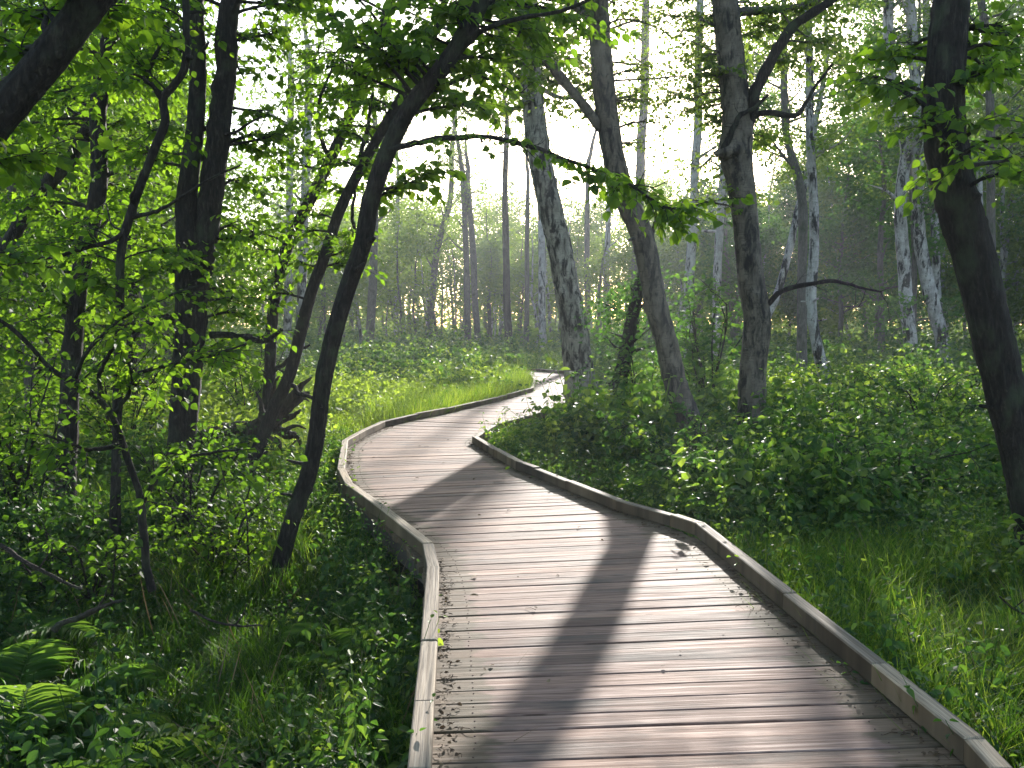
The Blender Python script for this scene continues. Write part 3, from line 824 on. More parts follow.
bough_sprays(bbr, lbr, bough, brr, rng, [.1, .16, .2, .24, .27, .33, .36, .4, .44, .47, .5, .54, .56, .6, .62], .3, .072, 7)
bough_sprays(bbr, lbr, bough, brr, rng, np.linspace(.62, .99, 46), .36, .072, 8)
br = bbr.build('branch', M['bark'], root, smooth=True)
lo_ = lbr.build('leaves', BL, None); lo_.data.transform(__import__('mathutils').Matrix.Translation(-Vector(root['_loc']))); lo_.parent = br
br['label'] = 'long thin bough hanging across the path with drooping leaves'
spray_targets(bb, lb, PP, rr, rng, [(400, 60), (420, 30), (385, 90), (450, 10), (475, 70), (500, 40), (520, 60), (545, 30), (490, 5), (430, 90), (395, 190, .3), (565, 20), (470, 110), (360, 20), (345, 45)], 7.5, .07, 7, .4, 7, dz=.1)
auto_sprays(bb, lb, PP, rr, rng, 4.2, 6.2, 8, 1.2, .07)
finish(root, bb, lb, M['bark'], BL)

# --- middle distance, beside the walk
LBI = M['leaf_birch']
root, bb, PP, rr, rng = px_tree('birch_tree', 'old birch with dark fissured foot standing at the inside of the far bend', 'tree',
    [(584, 404, 40), (582, 392, 37), (578, 365, 33), (574, 330, 29), (567, 290, 27), (560, 250, 26), (551, 212, 26), (541, 165, 25), (534, 115, 24), (530, 60, 21), (528, 0, 18), (524, -60, 16)], 19.4, M['birch_old'], 13.5, 31, sides=20)
lb = Buf()
clump_crown(bb, lb, PP, rr, rng, 6.2, 13.2, 3.0, 26, 4, 70, .085, .5, .6, .55, gain=1.0)
spray_targets(bb, lb, PP, rr, rng, [(520, 80), (545, 100), (510, 40), (560, 60), (505, 110), (550, 20)], 19.2, .085, 10, .8, 8)
finish(root, bb, lb, M['birch_old'], LBI)

root, bb, PP, rr, rng = px_tree('birch_tree', 'grey trunk leaning left with rising side branch, between old birch and burled tree', 'tree',
    [(692, 432, 30), (688, 418, 27), (676, 385, 25), (667, 345, 24), (657, 310, 24), (643, 240, 24), (630, 208, 24), (619, 180, 24), (609, 130, 24), (602, 65, 23), (598, 0, 22), (593, -60, 19)], 14.2, M['birch_mid'], 12.5, 32, sides=18)
lb = Buf()
q, r_ = px_branch([(606, 130), (594, 117), (572, 90), (550, 64), (532, 46), (505, 20), (480, -20)], 14.2, 14.0, 12, 6, 24); tube(bb, q, r_, 8, .06, rng); PPb, rrb = q, r_
q, r_ = px_branch([(642, 238), (634, 240), (630, 241)], 14.2, 14.0, 7, 2.5, 6); tube(bb, q, r_, 6, .06, rng)
clump_crown(bb, lb, PP, rr, rng, 5.8, 12.2, 2.6, 22, 4, 70, .08, .5, .6, .5)
spray_targets(bb, lb, PP, rr, rng, [(640, 20), (655, 70), (628, 150), (662, 125), (675, 40), (640, 95), (585, 40), (580, 110)], 14.2, .05, 10, .75, 8, keepf=False)
spray_targets(bb, lb, PPb, rrb, rng, [(560, 40), (545, 80), (520, 20), (500, 60), (575, 60)], 14.1, .075, 9, .6, 8)
finish(root, bb, lb, M['birch_mid'], LBI)

root, bb, PP, rr, rng = px_tree('birch_tree', 'stout grey burled tree with forking side limbs, right of the path', 'tree',
    [(752, 430, 36), (752, 410, 31), (753, 370, 28), (757, 320, 29), (751, 280, 27), (746, 230, 26), (741, 185, 29), (736, 155, 35), (737, 120, 32), (731, 60, 28), (725, 0, 27), (721, -60, 24)], 14.0, M['birch_mid'], 12.5, 33, sides=18)
burl = catmull([at_depth(738, 150, 14), at_depth(725, 152, 13.85), at_depth(714, 153, 13.8)], 7)
bu = Buf(); tube(bu, burl, [.2, .2, .17, .13, .09, .05, .02], 12, .12, rng); bu.build('burl', M['birch_mid'], root, smooth=True)
lb = Buf()
b1, r1_ = px_branch([(746, 130), (752, 105), (758, 82), (777, 50), (793, 30), (822, 6), (850, -15), (900, -60)], 14, 13.6, 14, 6, 26)
b2, r2_ = px_branch([(745, 118), (765, 114), (792, 117), (806, 103), (814, 90), (832, 64)], 14, 13.8, 7, 2.5, 20)
b3, r3_ = px_branch([(762, 312), (770, 300), (783, 291), (807, 285), (832, 280), (848, 283), (862, 288), (881, 292)], 14, 13.5, 7, 2, 22)
b4, r4_ = px_branch([(722, 150), (735, 122), (748, 112), (768, 95)], 13.8, 13.7, 7, 3, 14)
for q, r_ in ((b1, r1_), (b2, r2_), (b3, r3_), (b4, r4_)):
    t_b = Buf(); tube(t_b, q, r_, 8, .08, rng); bare_twigs(t_b, q, r_, 12, .55, rng); t_b.build('branch', M['bark'], root, smooth=True)
clump_crown(bb, lb, PP, rr, rng, 6.0, 12.2, 2.8, 24, 4, 70, .08, .5, .6, .5)
spray_targets(bb, lb, PP, rr, rng, [(690, 110), (680, 30), (695, 165), (665, 15), (705, 65), (672, 95)], 14.0, .05, 10, .75, 8, keepf=False)
spray_targets(bb, lb, b1, r1_, rng, [(800, 10), (820, 40), (785, 60), (840, 20)], 13.8, .075, 9, .6, 8)
spray_targets(bb, lb, PP, rr, rng, [(715, 90), (700, 60), (765, 150), (715, 120), (705, 20), (770, 20), (720, 175)], 13.9, .07, 9, .5, 8)
finish(root, bb, lb, M['birch_mid'], LBI)

root, bb, PP, rr, rng = px_tree('slanting_tree', 'dark slanting stem with leafy base behind the left-leaning grey trunk', 'tree',
    [(617, 392, 20), (621, 376, 16), (630, 330, 14), (638, 290, 13), (646, 262, 10)], 18.0, M['bark'], 2.9, 34)
lb = Buf(); clump_crown(bb, lb, PP, rr, rng, 1.0, 2.8, .9, 14, 4, 60, .085, .45, .5, .45); finish(root, bb, lb, M['bark'], M['leaf_deep'])

def birch(label, pts, D, H, seed, bark='birch', zlo=5.0, reach=2.0, limbs=18, n=55, s=.1, leafm='leaf_birch', name='birch_tree', gain=1.0, group=None, keep_prob=1.0):
    root, bb, PP, rr, rng = px_tree(name, label, 'tree', pts, D, M[bark], H, seed, sides=10, group=group)
    lb = Buf(); clump_crown(bb, lb, PP, rr, rng, zlo, PP[-1][2], reach, limbs, 4, n, s, .5, .7, .5, gain=gain, keep_prob=keep_prob)
    finish(root, bb, lb, M[bark], M[leafm]); return root

birch('slim white birch with dark foot rising from sunlit brambles right of the burled tree', [(829, 398, 18), (826, 384, 15), (816, 340, 12), (811, 300, 12), (814, 250, 11), (813, 190, 10), (810, 140, 9.5), (810, 75, 9), (807, 0, 8)], 20, 13, 41)
birch('brown slender trunk right behind the slim white birch, curving left up high', [(802, 350, 11), (802, 280, 10), (803, 220, 10), (800, 185, 9), (790, 150, 8), (785, 120, 8), (784, 40, 7)], 26, 12, 42, 'bark_grey')
birch('thin pale birch slanting right between the burled tree and the slim white birch', [(758, 345, 10), (766, 320, 9), (777, 295, 8.5), (788, 255, 8), (797, 215, 7.5), (808, 170, 7), (816, 120, 6)], 27, 12, 43)
birch('left birch of the pale clump on the right, kinked halfway up', [(912, 362, 15), (910, 340, 14), (906, 300, 14), (904, 262, 14), (901, 230, 13), (900, 205, 13), (903, 175, 12), (906, 150, 12), (900, 126, 12), (894, 96, 11.5), (889, 51, 11), (888, 0, 10)], 30, 15, 44)
birch('middle birch of the pale clump on the right, smooth and gently leaning left', [(946, 362, 17), (941, 335, 15), (932, 300, 15), (925, 270, 14), (920, 239, 13), (918, 205, 12.5), (917, 103, 11.5), (913, 51, 11), (910, 0, 10)], 30, 15, 45)
birch('right birch of the pale clump, half hidden by the big dark trunk', [(941, 345, 10), (937, 300, 9), (936, 260, 9), (934, 198, 8.5), (930, 120, 8), (927, 50, 8), (926, 0, 7.5)], 32, 15, 46)
birch('grey slender tree right of the big dark trunk at the right edge', [(993, 340, 10), (991, 239, 9), (990, 103, 9), (988, 51, 8.5), (981, 0, 8)], 24, 13, 47, 'bark_grey')
birch('short birch with snapped-off top right of the big dark trunk', [(981, 335, 7), (980, 280, 6.5), (980, 219, 6.5), (979, 152, 6)], 30, 1, 48, limbs=1, n=1, zlo=3)
birch('white birch against the bright sky behind the burled tree, with forked lower limb', [(688, 338, 11), (690, 270, 10), (694, 205, 9.5), (695, 171, 9), (698, 126, 9), (698, 85, 8.5), (700, 0, 8), (701, -60, 7)], 32, 15, 49, gain=.93)
birch('grey trunk rising behind the left-leaning grey trunk against the bright sky', [(634, 338, 11), (637, 250, 10), (640, 190, 10), (641, 143, 9.5), (644, 103, 9), (645, 51, 9), (646, 0, 8)], 54, 20, 50, 'bark_grey', gain=.93, limbs=24, n=70)
birch('second grey trunk by the burled tree, seen low between it and the leaning trunk', [(716, 335, 9), (718, 260, 8.5), (722, 190, 8), (726, 120, 7)], 36, 14, 51, 'birch', gain=.93)

# R4: big dark trunk at the right edge
root, bb, PP, rr, rng = px_tree('dark_trunk_tree', 'big dark trunk at the right edge, bowed outwards, closest tree on the right', 'tree',
    [(1056, 630, 52), (1048, 590, 47), (1040, 540, 46), (1031, 490, 45), (1019, 438, 44), (1008, 400, 43), (996, 352, 42), (984, 300, 42), (972, 250, 42), (958, 205, 43), (948, 160, 43), (943, 110, 42), (946, 60, 39), (951, 0, 37), (956, -60, 34)], 7.0, M['bark'], 9.5, 35, sides=18)
lb = Buf()
spray_targets(bb, lb, PP, rr, rng, [(900, 100, -.5), (925, 120, -.6), (985, 120, -.5), (1010, 70, -.4), (1015, 130, -.7), (990, 60, -.3), (880, 90, -.3), (1020, 30, .3), (870, 60, .2), (1025, 170, -.5), (960, 150, -.8)], 7.0, .07, 5, .35, 6)
auto_sprays(bb, lb, PP, rr, rng, 4.6, 9, 18, 1.7, .07)
finish(root, bb, lb, M['bark'], BL)

# ------------------------------------------------------------------ far trunks placed from the photograph
cen = [([(369, 349, 10), (372, 300, 9), (374, 250, 8.5), (376, 150, 7)], 44, 'bark_grey', 'dark grey trunk just right of the big leaning trunk, at the back of the clearing'),
       ([(429, 333, 8), (433, 290, 7), (437, 250, 7), (450, 200, 6), (452, 150, 5)], 55, 'bark_grey', 'slim trunk slanting right at the back of the sunlit clearing'),
       ([(468, 341, 7.5), (467, 300, 6.5), (466, 250, 6.5), (463, 180, 5.5)], 52, 'bark_grey', 'left trunk of a close pair standing above the far bend'),
       ([(478, 341, 7), (475, 300, 6.5), (473, 250, 6.5), (468, 185, 5.5)], 52, 'bark_grey', 'right trunk of a close pair standing above the far bend'),
       ([(509, 342, 8.5), (507, 305, 7.5), (506, 250, 7), (505, 185, 6), (507, 130, 5)], 48, 'bark', 'solitary dark trunk standing above the far end of the boardwalk'),
       ([(526, 342, 6), (527, 300, 5), (527, 250, 5), (528, 180, 4)], 50, 'bark_grey', 'thin straight pole-like trunk left of the old birch'),
       ([(543, 342, 8), (542, 300, 7.5), (542, 250, 7.5), (540, 180, 6)], 46, 'birch', 'pale trunk just left of the old birch in the haze'),
       ([(396, 338, 6), (396, 300, 5.5), (397, 250, 5), (398, 180, 4)], 60, 'birch', 'pale thin trunk at the back of the clearing, second from the leaning trunk'),
       ([(588, 345, 6), (587, 300, 6), (587, 240, 5.5), (588, 170, 5)], 58, 'bark_grey', 'slim trunk close behind the right side of the old birch'),
       ([(607, 345, 7), (606, 290, 6.5), (608, 230, 6), (610, 170, 5.5)], 56, 'birch', 'pale trunk midway between the old birch and the left-leaning grey trunk'),
       ([(140, 350, 13), (138, 300, 12), (133, 260, 11), (126, 220, 10), (112, 150, 9)], 20, 'bark_grey', 'brown trunk far behind the crooked sapling, curving left'),
       ([(40, 350, 17), (45, 280, 15), (52, 220, 13), (60, 150, 11)], 16, 'bark', 'dark trunk behind the wavy upright trunk at the left edge'),
       ([(300, 345, 10), (303, 250, 9.5), (306, 170, 9), (309, 100, 8)], 34, 'birch', 'pale birch seen between the twin trunk and the leaning pair'),
       ([(287, 345, 9), (289, 250, 8), (290, 160, 8), (291, 80, 7)], 38, 'birch', 'slim pale birch close to the left of another, behind the leaning pair'),
       ([(166, 345, 9), (163, 290, 8), (158, 240, 8), (152, 170, 7)], 28, 'bark_grey', 'grey trunk just left of the twin trunk, far behind it')]
for k, (pts, D, bk, lab) in enumerate(cen):
    Hh = min(3.0 + D * .2, 13)
    opn = D > 38 and 380 < pts[0][0] < 560
    if opn: Hh = 1.2 + .155 * D
    topz = at_depth(pts[-1][0], pts[-1][1], D)[2]
    birch(lab, pts, D, max(Hh + 1, topz + 3.5), 60 + k, bk, Hh * .42, 2.0, 16, 46, .12 if D > 30 else .09, leafm='leaf_birch', name='woodland_tree', keep_prob=.75 if opn else 1.0, gain=.8 if opn else 1.0)

# ------------------------------------------------------------------ the wood behind: every tree its own object
rngw = np.random.default_rng(99)
placed = []
def free(x, y, dmin):
    if y < 50:
        zz = np.array([2.0, 3.5, 5.0, 7.0])
        if lit_target(x - SUN[0] / SUN[2] * zz, y - SUN[1] / SUN[2] * zz).max() > .8: return False
    if deck_dist(x, y)[0] < 2.2: return False
    return all((x - a) ** 2 + (y - b_) ** 2 > dmin ** 2 for a, b_ in placed)

def wood_tree(x, y, H, seed, bark, leafm, zlo, reach, limbs, cl, n, s, r0, tint0, label, group, name='woodland_tree', rise=.6, clump_r=.55, keep_prob=1.0):
    rng = np.random.default_rng(seed)
    z0 = float(ground_z(x, y)); lean = rng.normal(0, .06, 2); nseg = 9
    hh = np.linspace(-.15, H, nseg)
    P = np.stack([x + lean[0] * hh + np.cumsum(rng.normal(0, .07, nseg)), y + lean[1] * hh + np.cumsum(rng.normal(0, .07, nseg)), z0 + hh], 1)
    Rr_ = r0 * (1 - .85 * (np.clip(hh, 0, H) / H) ** 1.1)
    root = empty(name, (x, y, z0), label, 'tree', group)
    bb = Buf(); Q = catmull(P, 18); rr = np.interp(np.linspace(0, nseg - 1, 18), np.arange(nseg), Rr_); tube(bb, Q, rr, 8, .05, rng)
    lb = Buf(); clump_crown(bb, lb, Q, rr, rng, z0 + zlo, z0 + H, reach, limbs, cl, n, s, tint0, rise, clump_r, keep_prob=keep_prob, sides=3)
    finish(root, bb, lb, bark, leafm)

SECT = {'left': ('leafy tree in the thicket behind the dark left-hand trunks', 'trees in the thicket behind the dark left-hand trunks'),
        'centre': ('hazy slim tree at the back of the clearing beyond the far bend', 'hazy trees at the back of the clearing'),
        'right': ('green leafy tree in the shaded wood behind the white birches on the right', 'trees in the shaded wood behind the white birches')}
# left thicket
cnt = 0
for tries in range(400):
    if cnt >= 38: break
    D = rngw.uniform(13.5, 46); px = rngw.uniform(-260, 225)
    x = (px - CX) / F * D; y = D
    if not free(x, y, 2.3): continue
    placed.append((x, y)); cnt += 1
    wood_tree(x, y, rngw.uniform(7, 11), 1000 + cnt, M[['bark', 'bark_grey', 'bark'][cnt % 3]], M['leaf_broad'], rngw.uniform(.5, 1.6), 2.2, 34, 4, 62, .1 + D * .0012, rngw.uniform(.06, .12), .55, *SECT['left'])
# right shaded wood
cnt = 0
for tries in range(600):
    if cnt >= 48: break
    D = rngw.uniform(30, 62); px = rngw.uniform(690, 1260)
    x = (px - CX) / F * D; y = D
    if not free(x, y, 2.6): continue
    placed.append((x, y)); cnt += 1
    wood_tree(x, y, rngw.uniform(9, 18), 2000 + cnt, M[['bark_grey', 'birch', 'bark_grey', 'birch'][cnt % 4]], M[['leaf_deep', 'leaf_birch'][cnt % 2]], rngw.uniform(.5, 2.4), 2.5, 38, 4, 64, .11 + D * .0012, rngw.uniform(.08, .15), .45, *SECT['right'])
# centre: slim, pale, sparse crowns
cnt = 0
for tries in range(900):
    if cnt >= 96: break
    D = rngw.uniform(46, 92); px = rngw.uniform(300, 720)
    x = (px - CX) / F * D; y = D
    if not free(x, y, 1.8): continue
    placed.append((x, y)); cnt += 1
    Hh = rngw.uniform(.11, .155 if px < 560 else .18) * D
    wood_tree(x, y, Hh, 3000 + cnt, M[['bark_grey', 'birch', 'bark_grey'][cnt % 3]], M['leaf_birch'], Hh * rngw.uniform(.15, .5), 1.8, 18, 3, 34, .12 + D * .001, rngw.uniform(.06, .13), .6, *SECT['centre'], clump_r=.65)
# far wood: one mass
rng = np.random.default_rng(5)
lb = Buf(); tbf = Buf()
for q in range(330):
    D = rng.uniform(95, 150); px = rng.uniform(-350, 1400); x = (px - CX) / F * D
    z0 = float(ground_z(x, D)); Hh = rng.choice([rng.uniform(8, 13), rng.uniform(11, 19)]) + (3 if (px < 330 or px > 700) else 0)
    tube(tbf, np.array([[x, D, z0 - .1], [x + rng.normal(0, .3), D, z0 + Hh * .5], [x + rng.normal(0, .5), D, z0 + Hh]]), [.14, .1, .03], 4)
    n = 420
    t = rng.uniform(.02, 1, n); rad = 2.4 * np.sqrt(np.clip(1 - t, 0.05, 1))
    a = rng.uniform(0, 6.28, n); rr_ = rad * np.sqrt(rng.random(n))
    pos = np.stack([x + np.cos(a) * rr_, D + np.sin(a) * rr_, z0 + Hh * t], 1)
    pos = pos[sun_keep(pos, rng)]
    n = len(pos)
    leaves(lb, pos, rand_dirs(n, rng, -.8, .5), rand_dirs(n, rng, 0, 1), rng.uniform(.28, .5, n), LEAF_FAR, np.clip(rng.normal(.5, .12) + rng.normal(0, .15, n), 0, 1))
for q in range(520):
    px = rng.uniform(-420, 1450); side_ = px < 330 or px > 690
    D = rng.uniform(58 if side_ else 90, 125); x = (px - CX) / F * D; z0 = float(ground_z(x, D)); n = 170
    pos = np.array([x, D, z0 + .2]) + np.abs(rng.normal(0, 1, (n, 3))) * np.array([1, 1, 1.5 + 1.2 * side_]) * np.c_[rng.choice([-1, 1], n) * 1.5, rng.choice([-1, 1], n) * 1.2, np.ones(n)]
    pos = pos[sun_keep(pos, rng)]; n = len(pos)
    leaves(lb, pos, rand_dirs(n, rng, -.8, .5), rand_dirs(n, rng, 0, 1), rng.uniform(.2, .42, n), LEAF_FAR, np.clip(rng.normal(.5, .15) + rng.normal(0, .15, n), 0, 1))
fw = lb.build('distant_wood', M['leaf_birch']); fw['kind'] = 'stuff'; fw['label'] = 'pale distant wood closing the view behind the clearing'
fw2 = tbf.build('distant_trunks', M['bark_grey'], smooth=True); fw2['kind'] = 'stuff'; fw2['label'] = 'grey trunks of the distant wood'

# ------------------------------------------------------------------ undergrowth prototypes
def proto_nettle(rng, h, leaf, pairs, tip=0.4, shape=LEAF_NEAR):
    st = Buf(); lf = Buf()
    bend = rng.normal(0, .12, 2)
    P = np.stack([bend[0] * np.linspace(0, 1, 5) ** 2 * h, bend[1] * np.linspace(0, 1, 5) ** 2 * h, np.linspace(0, h, 5)], 1)
    tube(lf, P, np.linspace(.004, .0015, 5), 3, tint=.6)
    for q in range(pairs):
        t = .22 + .78 * q / (pairs - 1); c = interp_path(P, [t])[0]
        a = q * math.pi / 2 + rng.normal(0, .25)
        s_ = leaf * (1 - .55 * max(0, t - .6) / .4) * rng.uniform(.8, 1.15)
        for sg in (0, math.pi):
            d = np.array([math.cos(a + sg), math.sin(a + sg), rng.uniform(-1.1, .1) + .8 * (t > .92)])
            leaves(lf, c[None] + d[None] * .012, d[None], np.array([[0, 0, 1.0]]) + rng.normal(0, .5, (1, 3)), s_, shape, np.array([np.clip(tip * .6 + .45 * t + rng.normal(0, .1), 0, 1)]))
    return lf

def proto_low(rng, n, leaf, h, shape=LEAF_NEAR):
    """a low bushy herb: leaflets on spreading stalks"""
    lf = Buf()
    for q in range(n):
        a = rng.uniform(0, 6.28); r_ = h * rng.uniform(.15, .75); z = h * rng.uniform(.35, 1.0)
        tip = np.array([math.cos(a) * r_, math.sin(a) * r_, z])
        tube(lf, np.array([[0, 0, 0], tip * [.4, .4, .65], tip]), [.0025, .002, .0012], 3, tint=.6)
        for o_ in (-.9, 0, .9):
            d = np.array([math.cos(a + o_), math.sin(a + o_), rng.uniform(-.9, .2)])
            leaves(lf, tip[None], d[None], np.array([[0, 0, 1.0]]) + rng.normal(0, .55, (1, 3)), leaf * rng.uniform(.6, 1.3), shape, np.array([np.clip(.35 + .4 * z / h + rng.normal(0, .12), 0, 1)]))
    return lf

def proto_grass(rng, blades, h, w_, spread):
    g_ = Buf()
    for q in range(blades):
        a = rng.uniform(0, 6.28); c = rng.normal(0, spread, 2); hh = h * rng.uniform(.45, 1.1); ln = rng.uniform(.15, .75) * hh
        d = np.array([math.cos(a), math.sin(a)]); sd = np.array([-d[1], d[0]])
        V = []
        for t, ww in ((0, .8), (.35, 1), (.7, .7), (1, .05)):
            z = hh * (t - .28 * t ** 3 * (ln / hh)); p = c + d * ln * t ** 2
            V += [[*(p - sd * ww * w_), z], [*(p + sd * ww * w_), z]]
        tn = np.clip(.45 + rng.normal(0, .18), 0, 1)
        g_.add(V, None, [(0, 1, 3, 2), (2, 3, 5, 4), (4, 5, 7, 6)], np.clip(np.repeat([tn - .15, tn, tn + .05, tn + .1], 2), 0, 1))
    return g_

def flat(bufp):
    V = np.concatenate(bufp.v); T = np.concatenate(bufp.t)
    f3 = np.concatenate(bufp.f3) if bufp.f3 else np.zeros((0, 3), np.int64); f4 = np.concatenate(bufp.f4) if bufp.f4 else np.zeros((0, 4), np.int64)
    return V, T, f3, f4

def scatter(buf, protos, pos, scale, rng, tilt=.12, tvar=.12, tint_add=0.0):
    which = rng.integers(0, len(protos), len(pos))
    for k, pr in enumerate(protos):
        idx = np.where(which == k)[0]
        if not len(idx): continue
        V, T, f3, f4 = pr; n = len(idx)
        a = rng.uniform(0, 6.28, n); ca, sa = np.cos(a), np.sin(a); tx, ty = rng.normal(0, tilt, n), rng.normal(0, tilt, n)
        s_ = scale[idx][:, None]
        x = (V[None, :, 0] * ca[:, None] - V[None, :, 1] * sa[:, None]) * s_; y = (V[None, :, 0] * sa[:, None] + V[None, :, 1] * ca[:, None]) * s_; z = V[None, :, 2] * s_
        x = x + z * tx[:, None]; y = y + z * ty[:, None]
        W = np.stack([x, y, z], -1) + pos[idx][:, None]
        off = (np.arange(n) * len(V))[:, None, None]
        ta = (tint_add[idx] if isinstance(tint_add, np.ndarray) else np.full(n, tint_add)) + rng.normal(0, tvar, n)
        buf.add(W.reshape(-1, 3), (off + f3[None]).reshape(-1, 3) if len(f3) else None, (off + f4[None]).reshape(-1, 4) if len(f4) else None, np.clip(T[None] + ta[:, None], 0, 1).ravel())

rngp = np.random.default_rng(17)
NET = [flat(proto_nettle(rngp, rngp.uniform(.45, .7), .085, int(rngp.integers(6, 9)))) for _ in range(8)]
LOW = [flat(proto_low(rngp, int(rngp.integers(9, 14)), .065, rngp.uniform(.25, .4))) for _ in range(8)]
LEAF_NET = (LEAF_FINE[0] * [.78, 1, 1], LEAF_FINE[1], LEAF_FINE[2])
NETF = [flat(proto_nettle(rngp, rngp.uniform(.4, .65), .075, int(rngp.integers(6, 10)), .4, LEAF_NET)) for _ in range(7)]
LOWF = [flat(proto_low(rngp, int(rngp.integers(9, 15)), .05, rngp.uniform(.22, .36), LEAF_FINE)) for _ in range(7)]
LOWB = [flat(proto_low(rngp, int(rngp.integers(20, 28)), .075, rngp.uniform(.5, .72))) for _ in range(8)]
GRS = [flat(proto_grass(rngp, 14, .36, .0032, .045)) for _ in range(8)]
TALL = [flat(proto_grass(rngp, 12, .75, .0045, .06)) for _ in range(6)]

def fan(rng, n, d0, d1, p0, p1, power=1.0):
    """points spread evenly over the part of the ground between two depths and two picture columns"""
    D = np.sqrt(rng.uniform(d0 ** 2, d1 ** 2, n)); px = rng.uniform(p0, p1, n)
    return (px - CX) / F * D, D

_nk = np.random.default_rng(8); _a = _nk.uniform(.4, 2.2, (10, 2)) * _nk.choice([-1, 1], (10, 2)); _b = _nk.uniform(0, 6.28, 10)
def patchy(x, y):
    return .5 + .5 * np.clip(sum(np.sin(x * a + y * b_ + p) for (a, b_), p in zip(_a, _b)) / 3.2, -1, 1)

trunk_xy = [(o['_loc'][0], o['_loc'][1]) for o in bpy.data.objects if '_loc' in o.keys() and o.get('category') == 'tree']
def plant(x, y, dmin=.1):
    k_ = deck_dist(x, y) > dmin
    x, y = x[k_], y[k_]
    return x, y

nb = Buf(); rg = np.random.default_rng(51)
# nettles and herbs right of the walk
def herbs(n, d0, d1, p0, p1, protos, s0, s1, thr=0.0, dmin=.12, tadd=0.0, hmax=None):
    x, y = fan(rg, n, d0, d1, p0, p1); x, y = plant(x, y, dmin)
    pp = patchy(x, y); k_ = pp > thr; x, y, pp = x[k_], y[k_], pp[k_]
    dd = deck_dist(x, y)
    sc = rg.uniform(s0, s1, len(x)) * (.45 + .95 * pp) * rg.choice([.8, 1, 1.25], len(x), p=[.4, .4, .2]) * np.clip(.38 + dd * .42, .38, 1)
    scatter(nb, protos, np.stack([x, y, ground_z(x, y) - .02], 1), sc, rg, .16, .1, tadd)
herbs(2600, 2.6, 7.5, -200, 520, LOWF, .5, 1.0, .05, tadd=-.26)  # negative tadd on near herbs puts the foreground shade into their colour
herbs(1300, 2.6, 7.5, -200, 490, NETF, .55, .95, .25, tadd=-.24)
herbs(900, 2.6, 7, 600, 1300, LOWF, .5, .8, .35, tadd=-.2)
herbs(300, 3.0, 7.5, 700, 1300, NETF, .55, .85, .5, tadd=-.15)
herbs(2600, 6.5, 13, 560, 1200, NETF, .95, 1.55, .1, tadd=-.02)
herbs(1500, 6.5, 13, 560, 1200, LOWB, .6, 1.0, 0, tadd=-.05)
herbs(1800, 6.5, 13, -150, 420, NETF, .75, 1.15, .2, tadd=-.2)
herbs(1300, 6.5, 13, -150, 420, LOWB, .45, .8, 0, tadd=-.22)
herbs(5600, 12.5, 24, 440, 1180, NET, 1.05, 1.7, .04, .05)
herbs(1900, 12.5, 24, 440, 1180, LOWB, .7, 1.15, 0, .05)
herbs(3000, 12.5, 24, -100, 560, NET, .9, 1.45, .15, tadd=.42)  # raised tadd paints the bed's sunlight into the leaf colour
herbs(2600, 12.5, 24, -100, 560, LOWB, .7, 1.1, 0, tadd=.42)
herbs(6500, 23, 48, -60, 1120, NET, 1.2, 2.0, .1)
herbs(2800, 23, 48, -60, 1120, LOWB, 1.0, 1.5, 0)
herbs(3000, 46, 95, 100, 900, LOW, 2.2, 3.6, 0)
# plants crowding the kerbs
for P_, sg, y_hi in ((L, 1, 14), (R, -1, 15)):
    pts, _ = resample(P_, np.sort(rg.uniform(4.5, min(length(P_), 16.5), 1000)))
    tg = unit(np.roll(pts, -3, 0) - pts); nr = np.stack([-tg[:, 1], tg[:, 0]], 1) * sg
    q = pts + nr * (.12 + np.abs(rg.normal(0, .28, len(pts))))[:, None]
    q = q[deck_dist(q[:, 0], q[:, 1]) > .08]
    scatter(nb, LOWF + NETF, np.stack([q[:, 0], q[:, 1], ground_z(q[:, 0], q[:, 1]) - .02], 1), rg.uniform(.5, 1.15, len(q)), rg, .2, .12, -.05)
Rk = R[(R[:, 1] > 13.2) & (R[:, 1] < 26)]; pts, _ = resample(Rk, np.sort(rg.uniform(0, length(Rk), 420)))
tg = unit(np.roll(pts, -3, 0) - pts); q = pts + np.stack([tg[:, 1], -tg[:, 0]], 1) * (.1 + np.abs(rg.normal(0, .22, len(pts))))[:, None]
q = q[deck_dist(q[:, 0], q[:, 1]) > .07]
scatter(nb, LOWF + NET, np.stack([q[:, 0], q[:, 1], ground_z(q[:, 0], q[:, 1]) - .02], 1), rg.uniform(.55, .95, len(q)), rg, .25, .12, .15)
o = nb.build('nettle_undergrowth', M['nettle']); o['kind'] = 'stuff'; o['label'] = 'dense nettles and low herbs covering the woodland floor'

gb = Buf()
def grass(n, d0, d1, p0, p1, protos, s0, s1, thr=0.0, dmin=.06, tadd=0.0):
    x, y = fan(rg, n, d0, d1, p0, p1); x, y = plant(x, y, dmin)
    pp = patchy(x * 1.3 + 4, y * 1.3 - 2); k_ = pp > thr; x, y = x[k_], y[k_]
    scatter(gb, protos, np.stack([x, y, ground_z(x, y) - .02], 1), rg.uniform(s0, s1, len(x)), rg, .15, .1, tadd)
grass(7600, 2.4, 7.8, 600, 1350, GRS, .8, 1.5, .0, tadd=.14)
grass(4200, 2.4, 7.5, -300, 520, GRS, .6, 1.2, .35, tadd=-.2)  # lowered tint paints left foreground shade into the blades
grass(1500, 7, 12, 640, 1200, GRS, .9, 1.5, .5)
grass(2200, 7, 14, -100, 420, GRS, .9, 1.5, .4)
grass(1500, 12, 22, 440, 900, GRS, 1.0, 1.6, .5)
x, y = rg.uniform(-2.6, .4, 5200), rg.uniform(17, 30, 5200)
x, y = plant(x, y, .12); dd = deck_dist(x, y); k_ = (dd < 2.0 + rg.normal(0, .4, len(x))); x, y = x[k_], y[k_]
